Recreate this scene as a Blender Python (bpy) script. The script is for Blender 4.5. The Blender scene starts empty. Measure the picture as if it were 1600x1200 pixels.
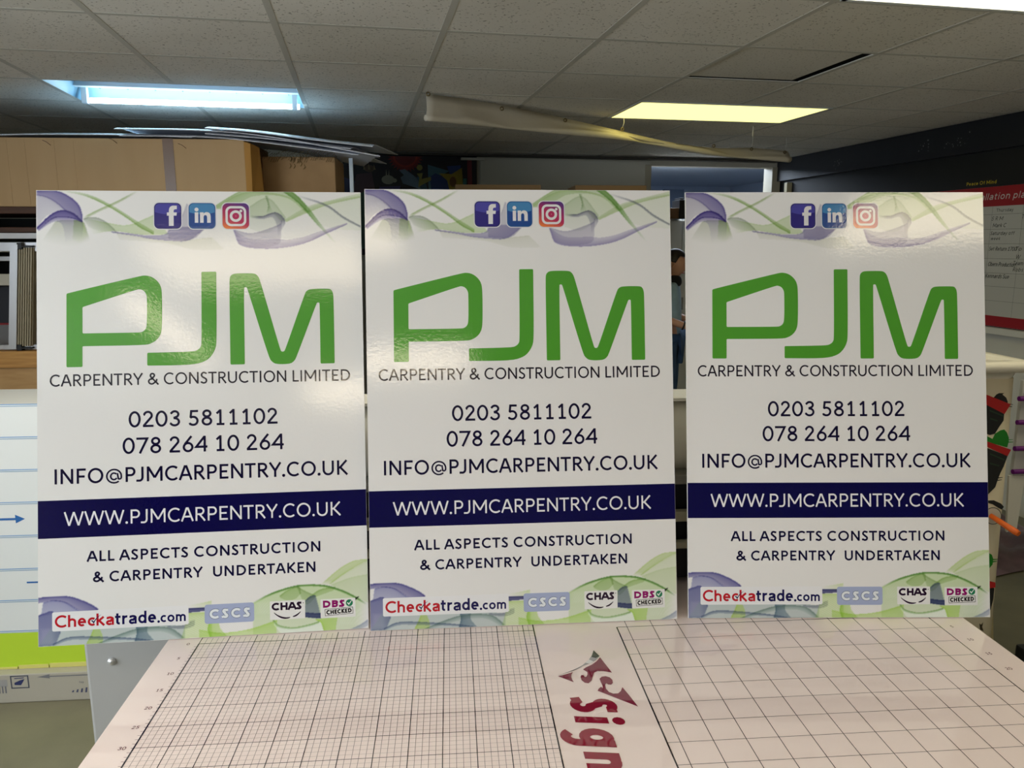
import bpy, bmesh, math, random
import numpy as np
from mathutils import Vector, Matrix
from mathutils.geometry import tessellate_polygon

random.seed(7)
SC = bpy.context.scene
COL = SC.collection
PI = math.pi

# ------------------------------------------------------------------ camera, world, exposure
TZ = 0.92                                   # height of the work table top above the floor
CAM = Vector((0.4708, -1.3562, 0.7251 + TZ))
FPX = 1207.7                                # focal length in pixels of the 1600 px wide frame
CR = Matrix(((0.99684748, 0.01484279, -0.07794097),
             (-0.07933893, 0.17828853, -0.98077446),
             (-0.00066145, 0.98386630, 0.17890408)))
cd = bpy.data.cameras.new('camera')
cd.sensor_width = 36.0
cd.lens = FPX / 1600.0 * 36.0
cd.clip_start = 0.02
cam = bpy.data.objects.new('camera', cd)
cam.matrix_world = Matrix.Translation(CAM) @ CR.to_4x4()
COL.objects.link(cam)
SC.camera = cam
SC.view_settings.view_transform = 'Standard'
SC.view_settings.look = 'None'
SC.view_settings.gamma = 1.0
SC.view_settings.use_curve_mapping = False
SC.view_settings.exposure = 0.0
w = bpy.data.worlds.new('world')
SC.world = w
w.use_nodes = True
w.node_tree.nodes['Background'].inputs[0].default_value = (0.6, 0.7, 0.85, 1)
w.node_tree.nodes['Background'].inputs[1].default_value = 0.05
L_BACK, L_NEAR, L_YELLOW, L_TUBE, L_OFFICE, L_PANE, L_REAR = 5.0, 5.0, 2.0, 20.0, 20.0, 9.8, 11.0

# the room is turned a little against the table
RYAW = 0.114271
RO = Vector((-1.32825, 1.48133, 0))
CEIL = 1.4947 + TZ
RA = Vector((math.cos(RYAW), math.sin(RYAW), 0))
RB = Vector((-math.sin(RYAW), math.cos(RYAW), 0))


def rm(a, b, z=0.0):
    """room metres (along, into, up) to world"""
    return RO + RA * a + RB * b + Vector((0, 0, z))


def at(px, py, y):
    """the point of the plane at depth y seen at this spot of the photograph"""
    d = CR @ Vector(((px - 800) / FPX, -(py - 600) / FPX, -1))
    return CAM + d * ((y - CAM.y) / d.y)


# ------------------------------------------------------------------ materials
def lin(c):
    return tuple((v / 255 / 12.92 if v / 255 <= 0.04045 else ((v / 255 + 0.055) / 1.055) ** 2.4) for v in c[:3])


MATS = {}


def mat(name, col=(200, 200, 200), rough=0.6, metal=0.0, noise=None, bump=None, attr=False, spec=0.5, emit=None,
        noise_scale=(1, 1, 1), coat=0.0):
    """noise = (scale, second colour, contrast lo, hi); bump = (scale, strength, distance)"""
    if name in MATS:
        return MATS[name]
    m = bpy.data.materials.new(name)
    m.use_nodes = True
    nt = m.node_tree
    p = nt.nodes['Principled BSDF']
    p.inputs['Base Color'].default_value = (*lin(col), 1)
    p.inputs['Roughness'].default_value = rough
    p.inputs['Metallic'].default_value = metal
    p.inputs['Specular IOR Level'].default_value = spec
    p.inputs['Coat Weight'].default_value = coat
    if emit:
        p.inputs['Emission Color'].default_value = (*emit[0], 1)
        p.inputs['Emission Strength'].default_value = emit[1]
    if attr:
        a = nt.nodes.new('ShaderNodeAttribute')
        a.attribute_name = 'Col'
        nt.links.new(a.outputs['Color'], p.inputs['Base Color'])
    tc = None
    if noise or bump:
        tc = nt.nodes.new('ShaderNodeTexCoord')
        mp = nt.nodes.new('ShaderNodeMapping')
        mp.inputs['Scale'].default_value = noise_scale
        nt.links.new(tc.outputs['Object'], mp.inputs['Vector'])
    if noise:
        n = nt.nodes.new('ShaderNodeTexNoise')
        n.inputs['Scale'].default_value = noise[0]
        n.inputs['Detail'].default_value = 6
        nt.links.new(mp.outputs[0], n.inputs['Vector'])
        r = nt.nodes.new('ShaderNodeValToRGB')
        r.color_ramp.elements[0].position = noise[2]
        r.color_ramp.elements[1].position = noise[3]
        r.color_ramp.elements[0].color = (*lin(col), 1)
        r.color_ramp.elements[1].color = (*lin(noise[1]), 1)
        nt.links.new(n.outputs['Fac'], r.inputs['Fac'])
        nt.links.new(r.outputs['Color'], p.inputs['Base Color'])
    if bump:
        n2 = nt.nodes.new('ShaderNodeTexNoise')
        n2.inputs['Scale'].default_value = bump[0]
        n2.inputs['Detail'].default_value = 3
        nt.links.new(mp.outputs[0], n2.inputs['Vector'])
        b = nt.nodes.new('ShaderNodeBump')
        b.inputs['Strength'].default_value = bump[1]
        b.inputs['Distance'].default_value = bump[2]
        nt.links.new(n2.outputs['Fac'], b.inputs['Height'])
        nt.links.new(b.outputs['Normal'], p.inputs['Normal'])
    MATS[name] = m
    return m


def glow(name, col, strength):
    m = bpy.data.materials.new(name)
    m.use_nodes = True
    nt = m.node_tree
    nt.nodes.clear()
    e = nt.nodes.new('ShaderNodeEmission')
    e.inputs[0].default_value = (*col, 1)
    e.inputs[1].default_value = strength
    o = nt.nodes.new('ShaderNodeOutputMaterial')
    nt.links.new(e.outputs[0], o.inputs[0])
    return m


PRINT = mat('laminated_print', (255, 255, 255), 0.085, attr=True, bump=(170, 0.075, 0.0016), spec=0.7)
PAINT = mat('printed_ink', (255, 255, 255), 0.5, attr=True)
FOAM = mat('white_foam_board', (226, 224, 220), 0.45)


# ------------------------------------------------------------------ mesh builder
class MB:
    def __init__(self):
        self.v, self.f, self.c, self.m = [], [], [], []
        self.cur = (1, 1, 1)
        self.mi = 0
        self.smooth = []

    def color(self, c):
        self.cur = lin(c)
        return self

    def face(self, pts, cols=None, smooth=False):
        i = len(self.v)
        self.v += [Vector(p) for p in pts]
        self.f.append(list(range(i, i + len(pts))))
        self.c.append(cols if cols else [self.cur] * len(pts))
        self.m.append(self.mi)
        self.smooth.append(smooth)

    def grid(self, rows, closed=False, smooth=True, cap=False):
        """rows of points, shared vertices"""
        i = len(self.v)
        n = len(rows[0])
        for r in rows:
            self.v += [Vector(p) for p in r]
        for a in range(len(rows) - 1):
            for b in range(n if closed else n - 1):
                q = (b + 1) % n
                self.f.append([i + a * n + b, i + a * n + q, i + (a + 1) * n + q, i + (a + 1) * n + b])
                self.c.append([self.cur] * 4)
                self.m.append(self.mi)
                self.smooth.append(smooth)
        if cap:
            for fc in ([i + b for b in range(n)][::-1], [i + (len(rows) - 1) * n + b for b in range(n)]):
                self.f.append(fc)
                self.c.append([self.cur] * n)
                self.m.append(self.mi)
                self.smooth.append(False)
        return self

    def box(self, lo, hi, M=None, bev=0.0):
        bm = bmesh.new()
        bmesh.ops.create_cube(bm, size=1)
        for v in bm.verts:
            v.co = Vector([lo[k] + (v.co[k] + .5) * (hi[k] - lo[k]) for k in range(3)])
        if bev:
            bmesh.ops.bevel(bm, geom=bm.edges[:], offset=bev, segments=2, affect='EDGES', profile=0.6)
        self.add_bm(bm, M)
        return self

    def add_bm(self, bm, M=None, smooth=False):
        i = len(self.v)
        bm.verts.ensure_lookup_table()
        bm.verts.index_update()
        for v in bm.verts:
            self.v.append((M @ v.co) if M else v.co.copy())
        for f in bm.faces:
            self.f.append([i + v.index for v in f.verts])
            self.c.append([self.cur] * len(f.verts))
            self.m.append(self.mi)
            self.smooth.append(smooth)
        bm.free()

    def tube(self, path, r, n=10, cap=True, flat=1.0):
        path = [Vector(p) for p in path]
        rr = r if isinstance(r, (list, tuple)) else [r] * len(path)
        rows = []
        up = None
        for k, p in enumerate(path):
            d = (path[min(k + 1, len(path) - 1)] - path[max(k - 1, 0)]).normalized()
            if up is None:
                up = Vector((0, 0, 1)) if abs(d.z) < .9 else Vector((0, 1, 0))
            s = d.cross(up).normalized()
            u = s.cross(d).normalized()
            rows.append([p + (s * math.cos(2 * PI * q / n) + u * math.sin(2 * PI * q / n) * flat) * rr[k] for q in range(n)])
        return self.grid(rows, closed=True, cap=cap)

    def prism(self, poly, M, t0, t1):
        """poly in 2D, extruded t0..t1 along local z, placed by M"""
        tri = tessellate_polygon([[Vector((x, y, 0)) for x, y in poly]])
        for z, flip in ((t0, True), (t1, False)):
            for t in tri:
                q = [M @ Vector((*poly[k], z)) for k in t]
                self.face(q[::-1] if flip else q)
        n = len(poly)
        for k in range(n):
            a, b = poly[k], poly[(k + 1) % n]
            self.face([M @ Vector((*a, t0)), M @ Vector((*b, t0)), M @ Vector((*b, t1)), M @ Vector((*a, t1))])
        return self

    def fill(self, loops, M, z=0.0):
        """flat polygon with holes"""
        flat = [p for l in loops for p in l]
        for t in tessellate_polygon([[Vector((x, y, 0)) for x, y in l] for l in loops]):
            q = [Vector((*flat[k], z)) for k in t]
            if (q[1] - q[0]).cross(q[2] - q[0]).z < 0:
                q.reverse()
            self.face([M @ p for p in q])
        return self

    def build(self, name, material, parent=None, origin=None, loc=None):
        me = bpy.data.meshes.new(name)
        o = Vector(origin) if origin is not None else Vector((0, 0, 0))
        me.from_pydata([tuple(v - o) for v in self.v], [], self.f)
        mats = material if isinstance(material, (list, tuple)) else [material]
        for m in mats:
            me.materials.append(m)
        me.polygons.foreach_set('material_index', self.m)
        me.polygons.foreach_set('use_smooth', self.smooth)
        ca = me.color_attributes.new('Col', 'FLOAT_COLOR', 'CORNER')
        ca.data.foreach_set('color', [k for fc in self.c for c in fc for k in (*c, 1.0)])
        me.update()
        ob = bpy.data.objects.new(name, me)
        COL.objects.link(ob)
        if parent:
            ob.parent = parent
            if loc is not None:
                ob.location = loc
        else:
            ob.location = loc if loc is not None else o
        return ob


def tag(o, label, cat, group=None, kind=None):
    o['label'] = label
    o['category'] = cat
    if group:
        o['group'] = group
    if kind:
        o['kind'] = kind
    return o


def thing(name, label, cat, loc, group=None, M=None):
    o = bpy.data.objects.new(name, None)
    o.empty_display_size = 0.05
    COL.objects.link(o)
    if M is not None:
        o.matrix_world = M
    else:
        o.location = loc
    return tag(o, label, cat, group)


def structure(o):
    o['kind'] = 'structure'
    return o


def copy_tree(o, parent=None):
    c = o.copy()
    c.matrix_parent_inverse = o.matrix_parent_inverse
    COL.objects.link(c)
    if parent:
        c.parent = parent
    for ch in [q for q in bpy.data.objects if q.parent == o]:
        copy_tree(ch, c)
    return c


ID = Matrix.Identity(4)


def frame(o, ex, ey):
    ex, ey = Vector(ex).normalized(), Vector(ey).normalized()
    ez = ex.cross(ey).normalized()
    M = Matrix((ex, ey, ez)).transposed().to_4x4()
    M.translation = Vector(o)
    return M


def room_frame(a, b, z=0, yaw=0):
    return Matrix.Translation(rm(a, b, z)) @ Matrix.Rotation(RYAW + yaw, 4, 'Z')


# ------------------------------------------------------------------ drawn lettering (cap height 1)
def el(cx, cy, rx, ry, a0, a1, n=14):
    return [(cx + rx * math.cos(math.radians(a0 + (a1 - a0) * k / n)), cy + ry * math.sin(math.radians(a0 + (a1 - a0) * k / n)))
            for k in range(n + 1)]


def glyph(ch, w):
    h = w / 2
    T, B = 1 - h, h
    X = 0.71                                   # x height
    XT = X - h
    W_ = {'A': .83, 'B': .66, 'C': .80, 'D': .80, 'E': .58, 'F': .57, 'G': .85, 'H': .77, 'I': w, 'J': .46, 'K': .72, 'L': .52, 'M': 1.0,
          'N': .79, 'O': .97, 'P': .63, 'Q': .97, 'R': .67, 'S': .57, 'T': .71, 'U': .76, 'W': 1.30, 'Y': .80, '&': .88, '@': 1.02, '.': .17,
          ' ': .2, '0': .72, '1': .54, '2': .66, '3': .63, '4': .72, '5': .60, '6': .65, '7': .69, '8': .65, '9': .65}
    g = W_.get(ch, .55)
    if ch == 'A':
        s = [[(.04, 0), (.39, .99)], [(.79, 0), (.44, .99)], [(.18, .34), (.65, .34)], [(.36, T), (.47, T)]]
    elif ch == 'B':
        s = [[(h, 0), (h, 1)], [(h, T), (.34, T)] + el(.34, .77 - h / 2, .2, T - .77 + h / 2, 90, -90) + [(h, .54)],
             [(h, .54), (.36, .54)] + el(.36, (.54 + B) / 2, .3 - h, (.54 - B) / 2, 90, -90) + [(h, B)]]
    elif ch == 'C':
        s = [el(.48, .5, .49 - h, .515 - h, 48, 312, 22)]
    elif ch == 'D':
        s = [[(h, B), (h, T), (.32, T)] + el(.30, .5, .5 - h, T - .5, 90, -90, 20) + [(h, B)]]
    elif ch == 'E':
        s = [[(.57, T), (h, T), (h, B), (.57, B)], [(h, .5), (.49, .5)]]
    elif ch == 'F':
        s = [[(.57, T), (h, T), (h, 0)], [(h, .47), (.5, .47)]]
    elif ch == 'H':
        s = [[(h, 0), (h, 1)], [(.77 - h, 0), (.77 - h, 1)], [(h, .5), (.77 - h, .5)]]
    elif ch == 'I':
        s = [[(h, 0), (h, 1)]]
    elif ch == 'J':
        s = [[(.46 - h, 1), (.46 - h, .3)] + el(.2, .29, .26 - h, .30 - h, 0, -95, 10) + [(.0, B - .005)]]
    elif ch == 'K':
        s = [[(h, 0), (h, 1)], [(h, .5), (.2, .5), (.64, 1)], [(.2, .53), (.68, 0)]]
    elif ch == 'L':
        s = [[(h, 1), (h, B), (.52, B)]]
    elif ch == 'M':
        s = [[(h, 0), (h, 1)], [(1 - h, 0), (1 - h, 1)], [(h * 1.1, .97), (.5, .24)], [(1 - h * 1.1, .97), (.5, .24)]]
    elif ch == 'N':
        s = [[(h, 0), (h, 1)], [(.79 - h, 0), (.79 - h, 1)], [(h, .97), (.79 - h, .03)]]
    elif ch in 'OQ':
        s = [el(.485, .5, .485 - h, .515 - h, 90, 450, 30)]
    elif ch == 'P':
        s = [[(h, 0), (h, T), (.34, T)] + el(.34, .69, .29 - h, T - .69, 90, -90) + [(h, .69 * 2 - T)]]
    elif ch == 'R':
        s = [[(h, 0), (h, T), (.32, T)] + el(.32, .71, .29 - h, T - .71, 90, -90) + [(h, .71 * 2 - T)], [(.3, .45), (.64, 0)]]
    elif ch == 'S':
        s = [[(.53, .87)] + el(.29, .745, .26 - h, .27 - h, 50, 255, 12) + el(.29, .265, .28 - h, .28 - h, 75, -140, 14) + [(.02, .12)]]
    elif ch == 'T':
        s = [[(0, T), (.71, T)], [(.355, T), (.355, 0)]]
    elif ch == 'U':
        s = [[(h, 1)] + el(.38, .37, .38 - h, .385 - h, 180, 360, 16) + [(.76 - h, 1)]]
    elif ch == 'W':
        s = [[(.05, 1), (.34, .02)], [(.34, .02), (.65, .98)], [(.65, .98), (.96, .02)], [(.96, .02), (1.25, 1)]]
    elif ch == 'Y':
        s = [[(.05, 1), (.4, .44)], [(.75, 1), (.4, .44)], [(.4, .48), (.4, 0)]]
    elif ch == '&':
        s = [[(.86, 0), (.24, .66)] + el(.37, .78, .2 - h * .6, .23 - h, 215, -20, 14) + [(.3, .47)] + el(.31, .27, .31 - h, .28 - h, 95, 330, 16) +
             [(.68, .26), (.74, .48)]]
    elif ch == '@':
        q = w * .72
        s = [el(.51, .42, .51 - q / 2, .50 - q / 2, -50, -352, 30) + el(.84, .34, .125, .12, 0, -120, 8) + [(.72, .62)],
             el(.5, .41, .2, .22, 40, 330, 18)]
        return g, s, q
    elif ch == '.':
        return g, [('dot', .085, .085, w * .72)], w
    elif ch == '0':
        s = [el(.36, .5, .36 - h, .515 - h, 90, 450, 26)]
    elif ch == '1':
        s = [[(.06, .74), (.29, .95)], [(.29, 1), (.29, 0)], [(.06, B * .9), (.53, B * .9)]]
    elif ch == '2':
        s = [[(.06, .76)] + el(.32, .72, .27 - h * .6, .30 - h, 165, -25, 14) + [(.06, B)], [(.02, B * .9), (.65, B * .9)]]
    elif ch == '3':
        s = [[(.06, .8)] + el(.31, .755, .25 - h * .5, .26 - h, 150, -75, 12) + [(.24, .525)],
             [(.24, .525)] + el(.30, .28, .33 - h, .295 - h, 85, -150, 16) + [(.02, .2)]]
    elif ch == '4':
        s = [[(.56, 0), (.56, 1)], [(.55, .96), (.05, .31), (.72, .31)]]
    elif ch == '5':
        s = [[(.57, T), (.16, T), (.12, .56)] + el(.27, .31, .33 - h, .325 - h, 118, -135, 18) + [(.02, .1)]]
    elif ch == '6':
        s = [el(.325, .31, .325 - h, .325 - h, 90, 450, 22), [(.53, 1), (.13, .5)]]
    elif ch == '9':
        s = [el(.325, .69, .325 - h, .325 - h, 90, 450, 22), [(.12, 0), (.52, .5)]]
    elif ch == '7':
        s = [[(0, T), (.64, T), (.2, 0)]]
    elif ch == '8':
        s = [el(.325, .755, .28 - h, .26 - h, 90, 450, 20), el(.325, .275, .325 - h, .29 - h, 90, 450, 22)]
    # ---- lower case
    elif ch == 'a':
        g = .56
        s = [[(.06, .6)] + el(.28, .5, .28 - h, X - .5 - h, 140, 0, 10) + [(.56 - h, 0)], el(.24, .2, .24 - h, .22 - h, 30, 330, 16),
             [(.3, .41), (.5, .41)]]
    elif ch == 'b' or ch == 'p':
        g = .6
        s = [el(.3, X / 2, .3 - h, X / 2 - h, 90, 450, 20), [(h, 1), (h, 0)] if ch == 'b' else [(h, X), (h, -.28)]]
    elif ch == 'c':
        g = .5
        s = [el(.32, X / 2, .32 - h, X / 2 - h, 50, 310, 16)]
    elif ch in 'dg':
        g = .6
        s = [el(.3, X / 2, .3 - h, X / 2 - h, 90, 450, 20)]
        s.append([(.6 - h, 1), (.6 - h, 0)] if ch == 'd' else [(.6 - h, X), (.6 - h, 0)] + el(.3, -.02, .3 - h, .26, 0, -140, 10))
    elif ch == 'e':
        g = .58
        s = [[(h, X / 2), (.57 - h, X / 2)] + el(.29, X / 2, .29 - h, X / 2 - h, 0, 310, 20)]
    elif ch == 'f':
        g = .38
        s = [[(.2, 0), (.2, .75)] + el(.36, .78, .16, .19 - h, 180, 90, 6), [(0, XT), (.37, XT)]]
    elif ch in 'hnrmu':
        g = {'h': .57, 'n': .57, 'r': .38, 'm': .88, 'u': .57}[ch]
        top = 1 if ch == 'h' else X
        if ch == 'u':
            s = [[(h, X)] + el(.285, .28, .285 - h, .28 - h, 180, 360, 10) + [(.57 - h, X)], [(.57 - h, X), (.57 - h, 0)]]
        else:
            s = [[(h, 0), (h, top)]]
            if ch == 'r':
                s.append(el(.33, X - .3, .33 - h, .3 - h, 180, 80, 8))
            elif ch == 'm':
                s.append(el(.26, X - .26, .26 - h, .26 - h, 180, 0, 10) + [(.52 - h, 0)])
                s.append(el(.62, X - .26, .26 - h, .26 - h, 180, 0, 10) + [(.88 - h, 0)])
            else:
                s.append(el(.285, X - .28, .285 - h, .28 - h, 180, 0, 10) + [(.57 - h, 0)])
    elif ch == 'i':
        return w * 1.1, [[(w * .55, 0), (w * .55, X)], ('dot', w * .55, .93, w * .62)], w
    elif ch == 'l':
        g = w
        s = [[(h, 0), (h, 1)]]
    elif ch == 'k':
        g = .56
        s = [[(h, 0), (h, 1)], [(.14, .36), (.5, X)], [(.2, .4), (.54, 0)]]
    elif ch == 'o':
        g = .64
        s = [el(.32, X / 2, .32 - h, X / 2 - h, 90, 450, 22)]
    elif ch == 's':
        g = .46
        s = [[(.42, X * .86)] + el(.23, X * .745, .21 - h, X * .27 - h * .9, 50, 255, 10) + el(.23, X * .265, .23 - h, X * .28 - h * .9, 75, -140, 10)]
    elif ch == 't':
        g = .4
        s = [[(.16, .9), (.16, .2)] + el(.3, .2, .14, .2 - h, 180, 280, 6), [(0, XT), (.38, XT)]]
    elif ch == 'y':
        g = .56
        s = [[(.03, X), (.28, .05)], [(.53, X), (.24, -.1), (.14, -.24), (.02, -.24)]]
    elif ch == 'w':
        g = .8
        s = [[(.03, X), (.22, .03), (.4, X), (.58, .03), (.77, X)]]
    elif ch == '-':
        g = .35
        s = [[(0, .38), (.35, .38)]]
    else:
        s = []
    return g, s, w


BEAR = {}
for c_ in 'CGOQ': BEAR[c_] = (.075, .07)
for c_ in 'ATVWY': BEAR[c_] = (.02, .02)
BEAR.update({'D': (.12, .07), 'P': (.12, .05), 'R': (.12, .04), 'E': (.12, .07), 'F': (.12, .05), 'J': (.0, .11), 'L': (.12, .02), 'K': (.12, .02),
             'S': (.06, .06), '&': (.06, .03), '@': (.09, .09), '.': (.05, .06), 'I': (.13, .13)})


def stroke_poly(mb, pts, w, put):
    """a ribbon of width w along pts"""
    P = [Vector((x, y)) for x, y in pts]
    P = [p for k, p in enumerate(P) if k == 0 or (p - P[k - 1]).length > 1e-4]
    n = len(P)
    if n < 2:
        return
    closed = (P[0] - P[-1]).length < 1e-3 and n > 3
    L, R = [], []
    for k in range(n):
        a = P[k] - P[k - 1] if k > 0 else (P[-1] - P[-2] if closed else P[1] - P[0])
        b = P[k + 1] - P[k] if k < n - 1 else (P[1] - P[0] if closed else P[-1] - P[-2])
        a.normalize(); b.normalize()
        na, nb = Vector((-a.y, a.x)), Vector((-b.y, b.x))
        m = (na + nb)
        if m.length < 1e-3:
            m = na
        m.normalize()
        d = (w / 2) / max(m.dot(na), .35)
        L.append(P[k] + m * d)
        R.append(P[k] - m * d)
    for k in range(n - 1):
        q = [R[k], R[k + 1], L[k + 1], L[k]]
        mb.face([put(x, y) for x, y in q])


def text(mb, s, x0, x1, y, cap, M, z=0.0, w=.118, slant=0.0, track=0.0, extra=0.0, halo=0.0, tab=False):
    """lettering between x0 and x1 (x1 None: natural width) on baseline y; M places the plane"""
    pens = []
    x = 0.0
    for k, ch in enumerate(s):
        if ch == ' ':
            x += .33 + track
            continue
        g, st, ww = glyph(ch, w)
        lb, rb = BEAR.get(ch, (.09, .09))
        if ch.isdigit():
            lb = rb = (.80 - g) / 2
        if k:
            x += lb
        pens.append((x, st, ww))
        x += g
        if k < len(s) - 1:
            x += rb + track
    sx = cap if x1 is None else (x1 - x0) / x

    def put(px_, py_, off):
        yy = y + py_ * cap
        return M @ Vector((x0 + (off + px_) * sx + (yy - y) * slant, yy, z + (kz % 6) * cap * .0004))
    kz = 0
    for off, st, ww in pens:
        for q in st:
            kz += 1
            if q[0] == 'dot':
                c = [put(q[1] + math.cos(2 * PI * k / 12) * (q[3] + halo / 2) * cap / sx, q[2] + math.sin(2 * PI * k / 12) * (q[3] + halo / 2), off) for k in range(12)]
                mb.face(c)
            else:
                # keep stroke width even under horizontal scaling
                r = sx / cap
                stroke_poly(mb, [(a * r, b) for a, b in q], ww + halo, lambda a, b: put(a / r, b, off))
    return x0 + x * sx


def rrect(x0, y0, x1, y1, r, n=5):
    p = []
    for cx, cy, a in ((x1 - r, y1 - r, 0), (x0 + r, y1 - r, 90), (x0 + r, y0 + r, 180), (x1 - r, y0 + r, 270)):
        p += el(cx, cy, r, r, a, a + 90, n)
    return p


# ------------------------------------------------------------------ artwork of the boards, millimetres from the lower left corner
WAVE_TOP = [
    ([(141.3,761.5),(205.9,748.9),(249,745.9),(313.8,751.7)],[(147.7,748.6),(227.4,742.5),(281.2,729.8),(335.2,730.1)], (150, 155, 120), 0.22, 0.1, 0, 0),
    ([(494.9,810.1),(539.2,823.9),(594.2,833.2)],[(511.9,778.4),(551.4,769.3),(592.8,767)], (150, 180, 110), 0.22, 0.12, 0, 0),
    ([(321.7,809.8),(369.3,836.9),(416.9,839.3),(464.6,828.2),(497,801.1)],[(381.5,791.9),(403.1,791.9),(429.3,798.7),(448.6,785.2),(494.9,805.6)], (150, 180, 110), 0.45, 0.3, 0, 0),
    ([(381.8,809.9),(418.9,828.1),(450.9,792)],[(385.5,769.5),(415.7,762.7),(448.6,782.9)], (130, 150, 110), 0.35, 0.15, 0, 0),
    ([(321.7,813.2),(347.7,830.1),(371.5,841.9),(408.3,842),(460.5,842.2),(490.6,813.5)],[(321.6,806.5),(364.7,820),(390.8,832.5),(429.9,834.9),(462.4,825.9),(490.4,801.1)], (120, 155, 80), 0.6, 0.35, 0, 0),
    ([(414.6,832.6),(419.7,814.5),(416.2,798.7)],[(419,832.6),(421.9,814.5),(429.3,798.7)], (100, 130, 80), 0.5, 0.2, 0, 0.4),
    ([(448.6,786.3),(495,812.4),(539.2,825),(594.3,838.9)],[(452.9,783.4),(494.8,802.2),(534.7,817.5),(594.1,831.4)], (140, 170, 95), 0.25, 0.55, 0, 0),
    ([(461.6,842.2),(477.8,829.4),(497.1,806.7),(516.3,779.5),(546.4,740.9)],[(447.4,842.2),(473.3,822.6),(491.5,802.2),(511.9,777.3),(545.3,740.9)], (85, 135, 50), 0.55, 0.85, 0, 0.45),
    ([(473.5,835),(528,816.6),(560.7,793.2),(592.9,774.9)],[(473.4,832.8),(528,813.8),(560.6,790.2),(592.9,772.7)], (110, 115, 125), 0.6, 0.5, 0.3, 0),
    ([(354.3,767.3),(389.7,760.5),(437.6,776.2),(444.2,785.2)],[(363.5,740.4),(397.9,733.5),(437,740.1),(441.7,760.4)], (130, 125, 155), 0.45, 0.3, 0, 0),
    ([(385.9,794.2),(407.5,793.1),(433.6,800.5),(449.7,785.2),(443.9,767.1)],[(385.8,790.8),(407.4,788.6),(427,792),(435.4,776.2),(437.2,753.6)], (95, 95, 120), 0.65, 0.3, 0.2, 0.3),
    ([(355.3,766.1),(385.2,749.3),(432.8,749.1),(454.5,747.5),(482.9,752.4),(516,763.7),(567.1,780.2)],[(355.3,765),(367.8,738.1),(410.8,731.2),(458.6,735.1),(493.7,744.5),(526.9,760.2),(567,778.4)], (118, 108, 158), 0.25, 0.65, 0, 0),
    ([(1.4,832.2),(19,827.9),(36.2,817.2),(51.1,803.2)],[(1.1,771.5),(12.3,788.9),(27.4,798.7),(46.8,802.8)], (120, 115, 150), 0.45, 0.25, 0, 0),
    ([(33.8,782.5),(51,784.8),(80.1,782.8),(87.5,767.7)],[(10,745.7),(42.2,737.2),(72.3,737.4),(93.8,746.1)], (140, 150, 120), 0.45, 0, 0, 0),
    ([(66.1,784.9),(80.1,781.7),(83.3,774.2)],[(63.7,745.9),(76.6,741.7),(91.7,752.6)], (130, 165, 75), 0.65, 0, 0, 0),
    ([(3.7,768.3),(29.6,789),(46.8,791.3),(64,789.2),(80.1,781.7),(79.9,752.5)],[(3.6,765.1),(23.1,779.2),(34.9,783),(44.5,778.3),(49.2,763.2),(50.8,741.6)], (95, 85, 145), 0.75, 0.3, 0, 0.5),
    ([(1.4,839.1),(34.1,839.3),(55.6,830.4),(72.7,815.3),(79.5,798),(80.1,782.8)],[(1.4,832.2),(19,827.9),(36.2,817.2),(51.1,803.2),(66.2,794.6),(80.1,781.7)], (92, 84, 140), 0.85, 0.65, 0, 0),
    ([(1.1,770.5),(18.8,788.9),(33.9,799.9),(49,803.2),(66.2,796.8),(80.1,782.8)],[(1.1,767.9),(14.5,779.2),(29.6,789),(44.6,791.3),(61.8,789.2),(80.1,781.7)], (70, 58, 128), 0.95, 0.75, 0, 0),
    ([(83.3,787.2),(94.1,790.5),(111.3,787.8),(128.5,776.6),(141.3,762.6)],[(83.3,785),(94,772.1),(111.2,765.7),(128.4,763.6),(141.3,761.5)], (120, 130, 115), 0.5, 0.12, 0, 0),
    ([(81.2,789.3),(124.2,779.8),(163,775.7),(208.4,794.4)],[(98.2,759.1),(137,765.4),(184.4,758.5),(234,758.8)], (140, 175, 90), 0.4, 0.45, 0.3, 0),
    ([(234.1,768.6),(258.1,790.4),(269.2,816.5)],[(236.1,749.1),(277.1,749.3),(303.2,771.1)], (125, 120, 150), 0.35, 0.45, 0, 0),
    ([(132.7,763.2),(162.8,759.9),(195.1,755.8),(223.2,756.6),(234,762.1),(238.5,772.9)],[(132.7,762.3),(173.6,756.3),(205.9,750),(238.2,746.9),(270.6,747.5),(302.2,771.1)], (108, 102, 150), 0.45, 0.62, 0, 0),
    ([(83.4,790.4),(111.5,805.8),(141.8,820.1),(178.6,840.9)],[(83.3,786.7),(111.4,802.1),(141.7,816.8),(182.9,840.9)], (130, 155, 90), 0.55, 0.35, 0.1, 0.2),
    ([(32,841.5),(72.9,837.4),(98.7,830.2),(128.8,815.2),(154.5,798.9),(180.3,781.2),(208.2,764.1)],[(42.7,839.8),(77.2,833.7),(103,824.1),(133,808.1),(158.8,790.9),(184.5,771.5),(208.1,758.7)], (105, 145, 55), 0.35, 0.75, 0.35, 0),
]
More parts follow.
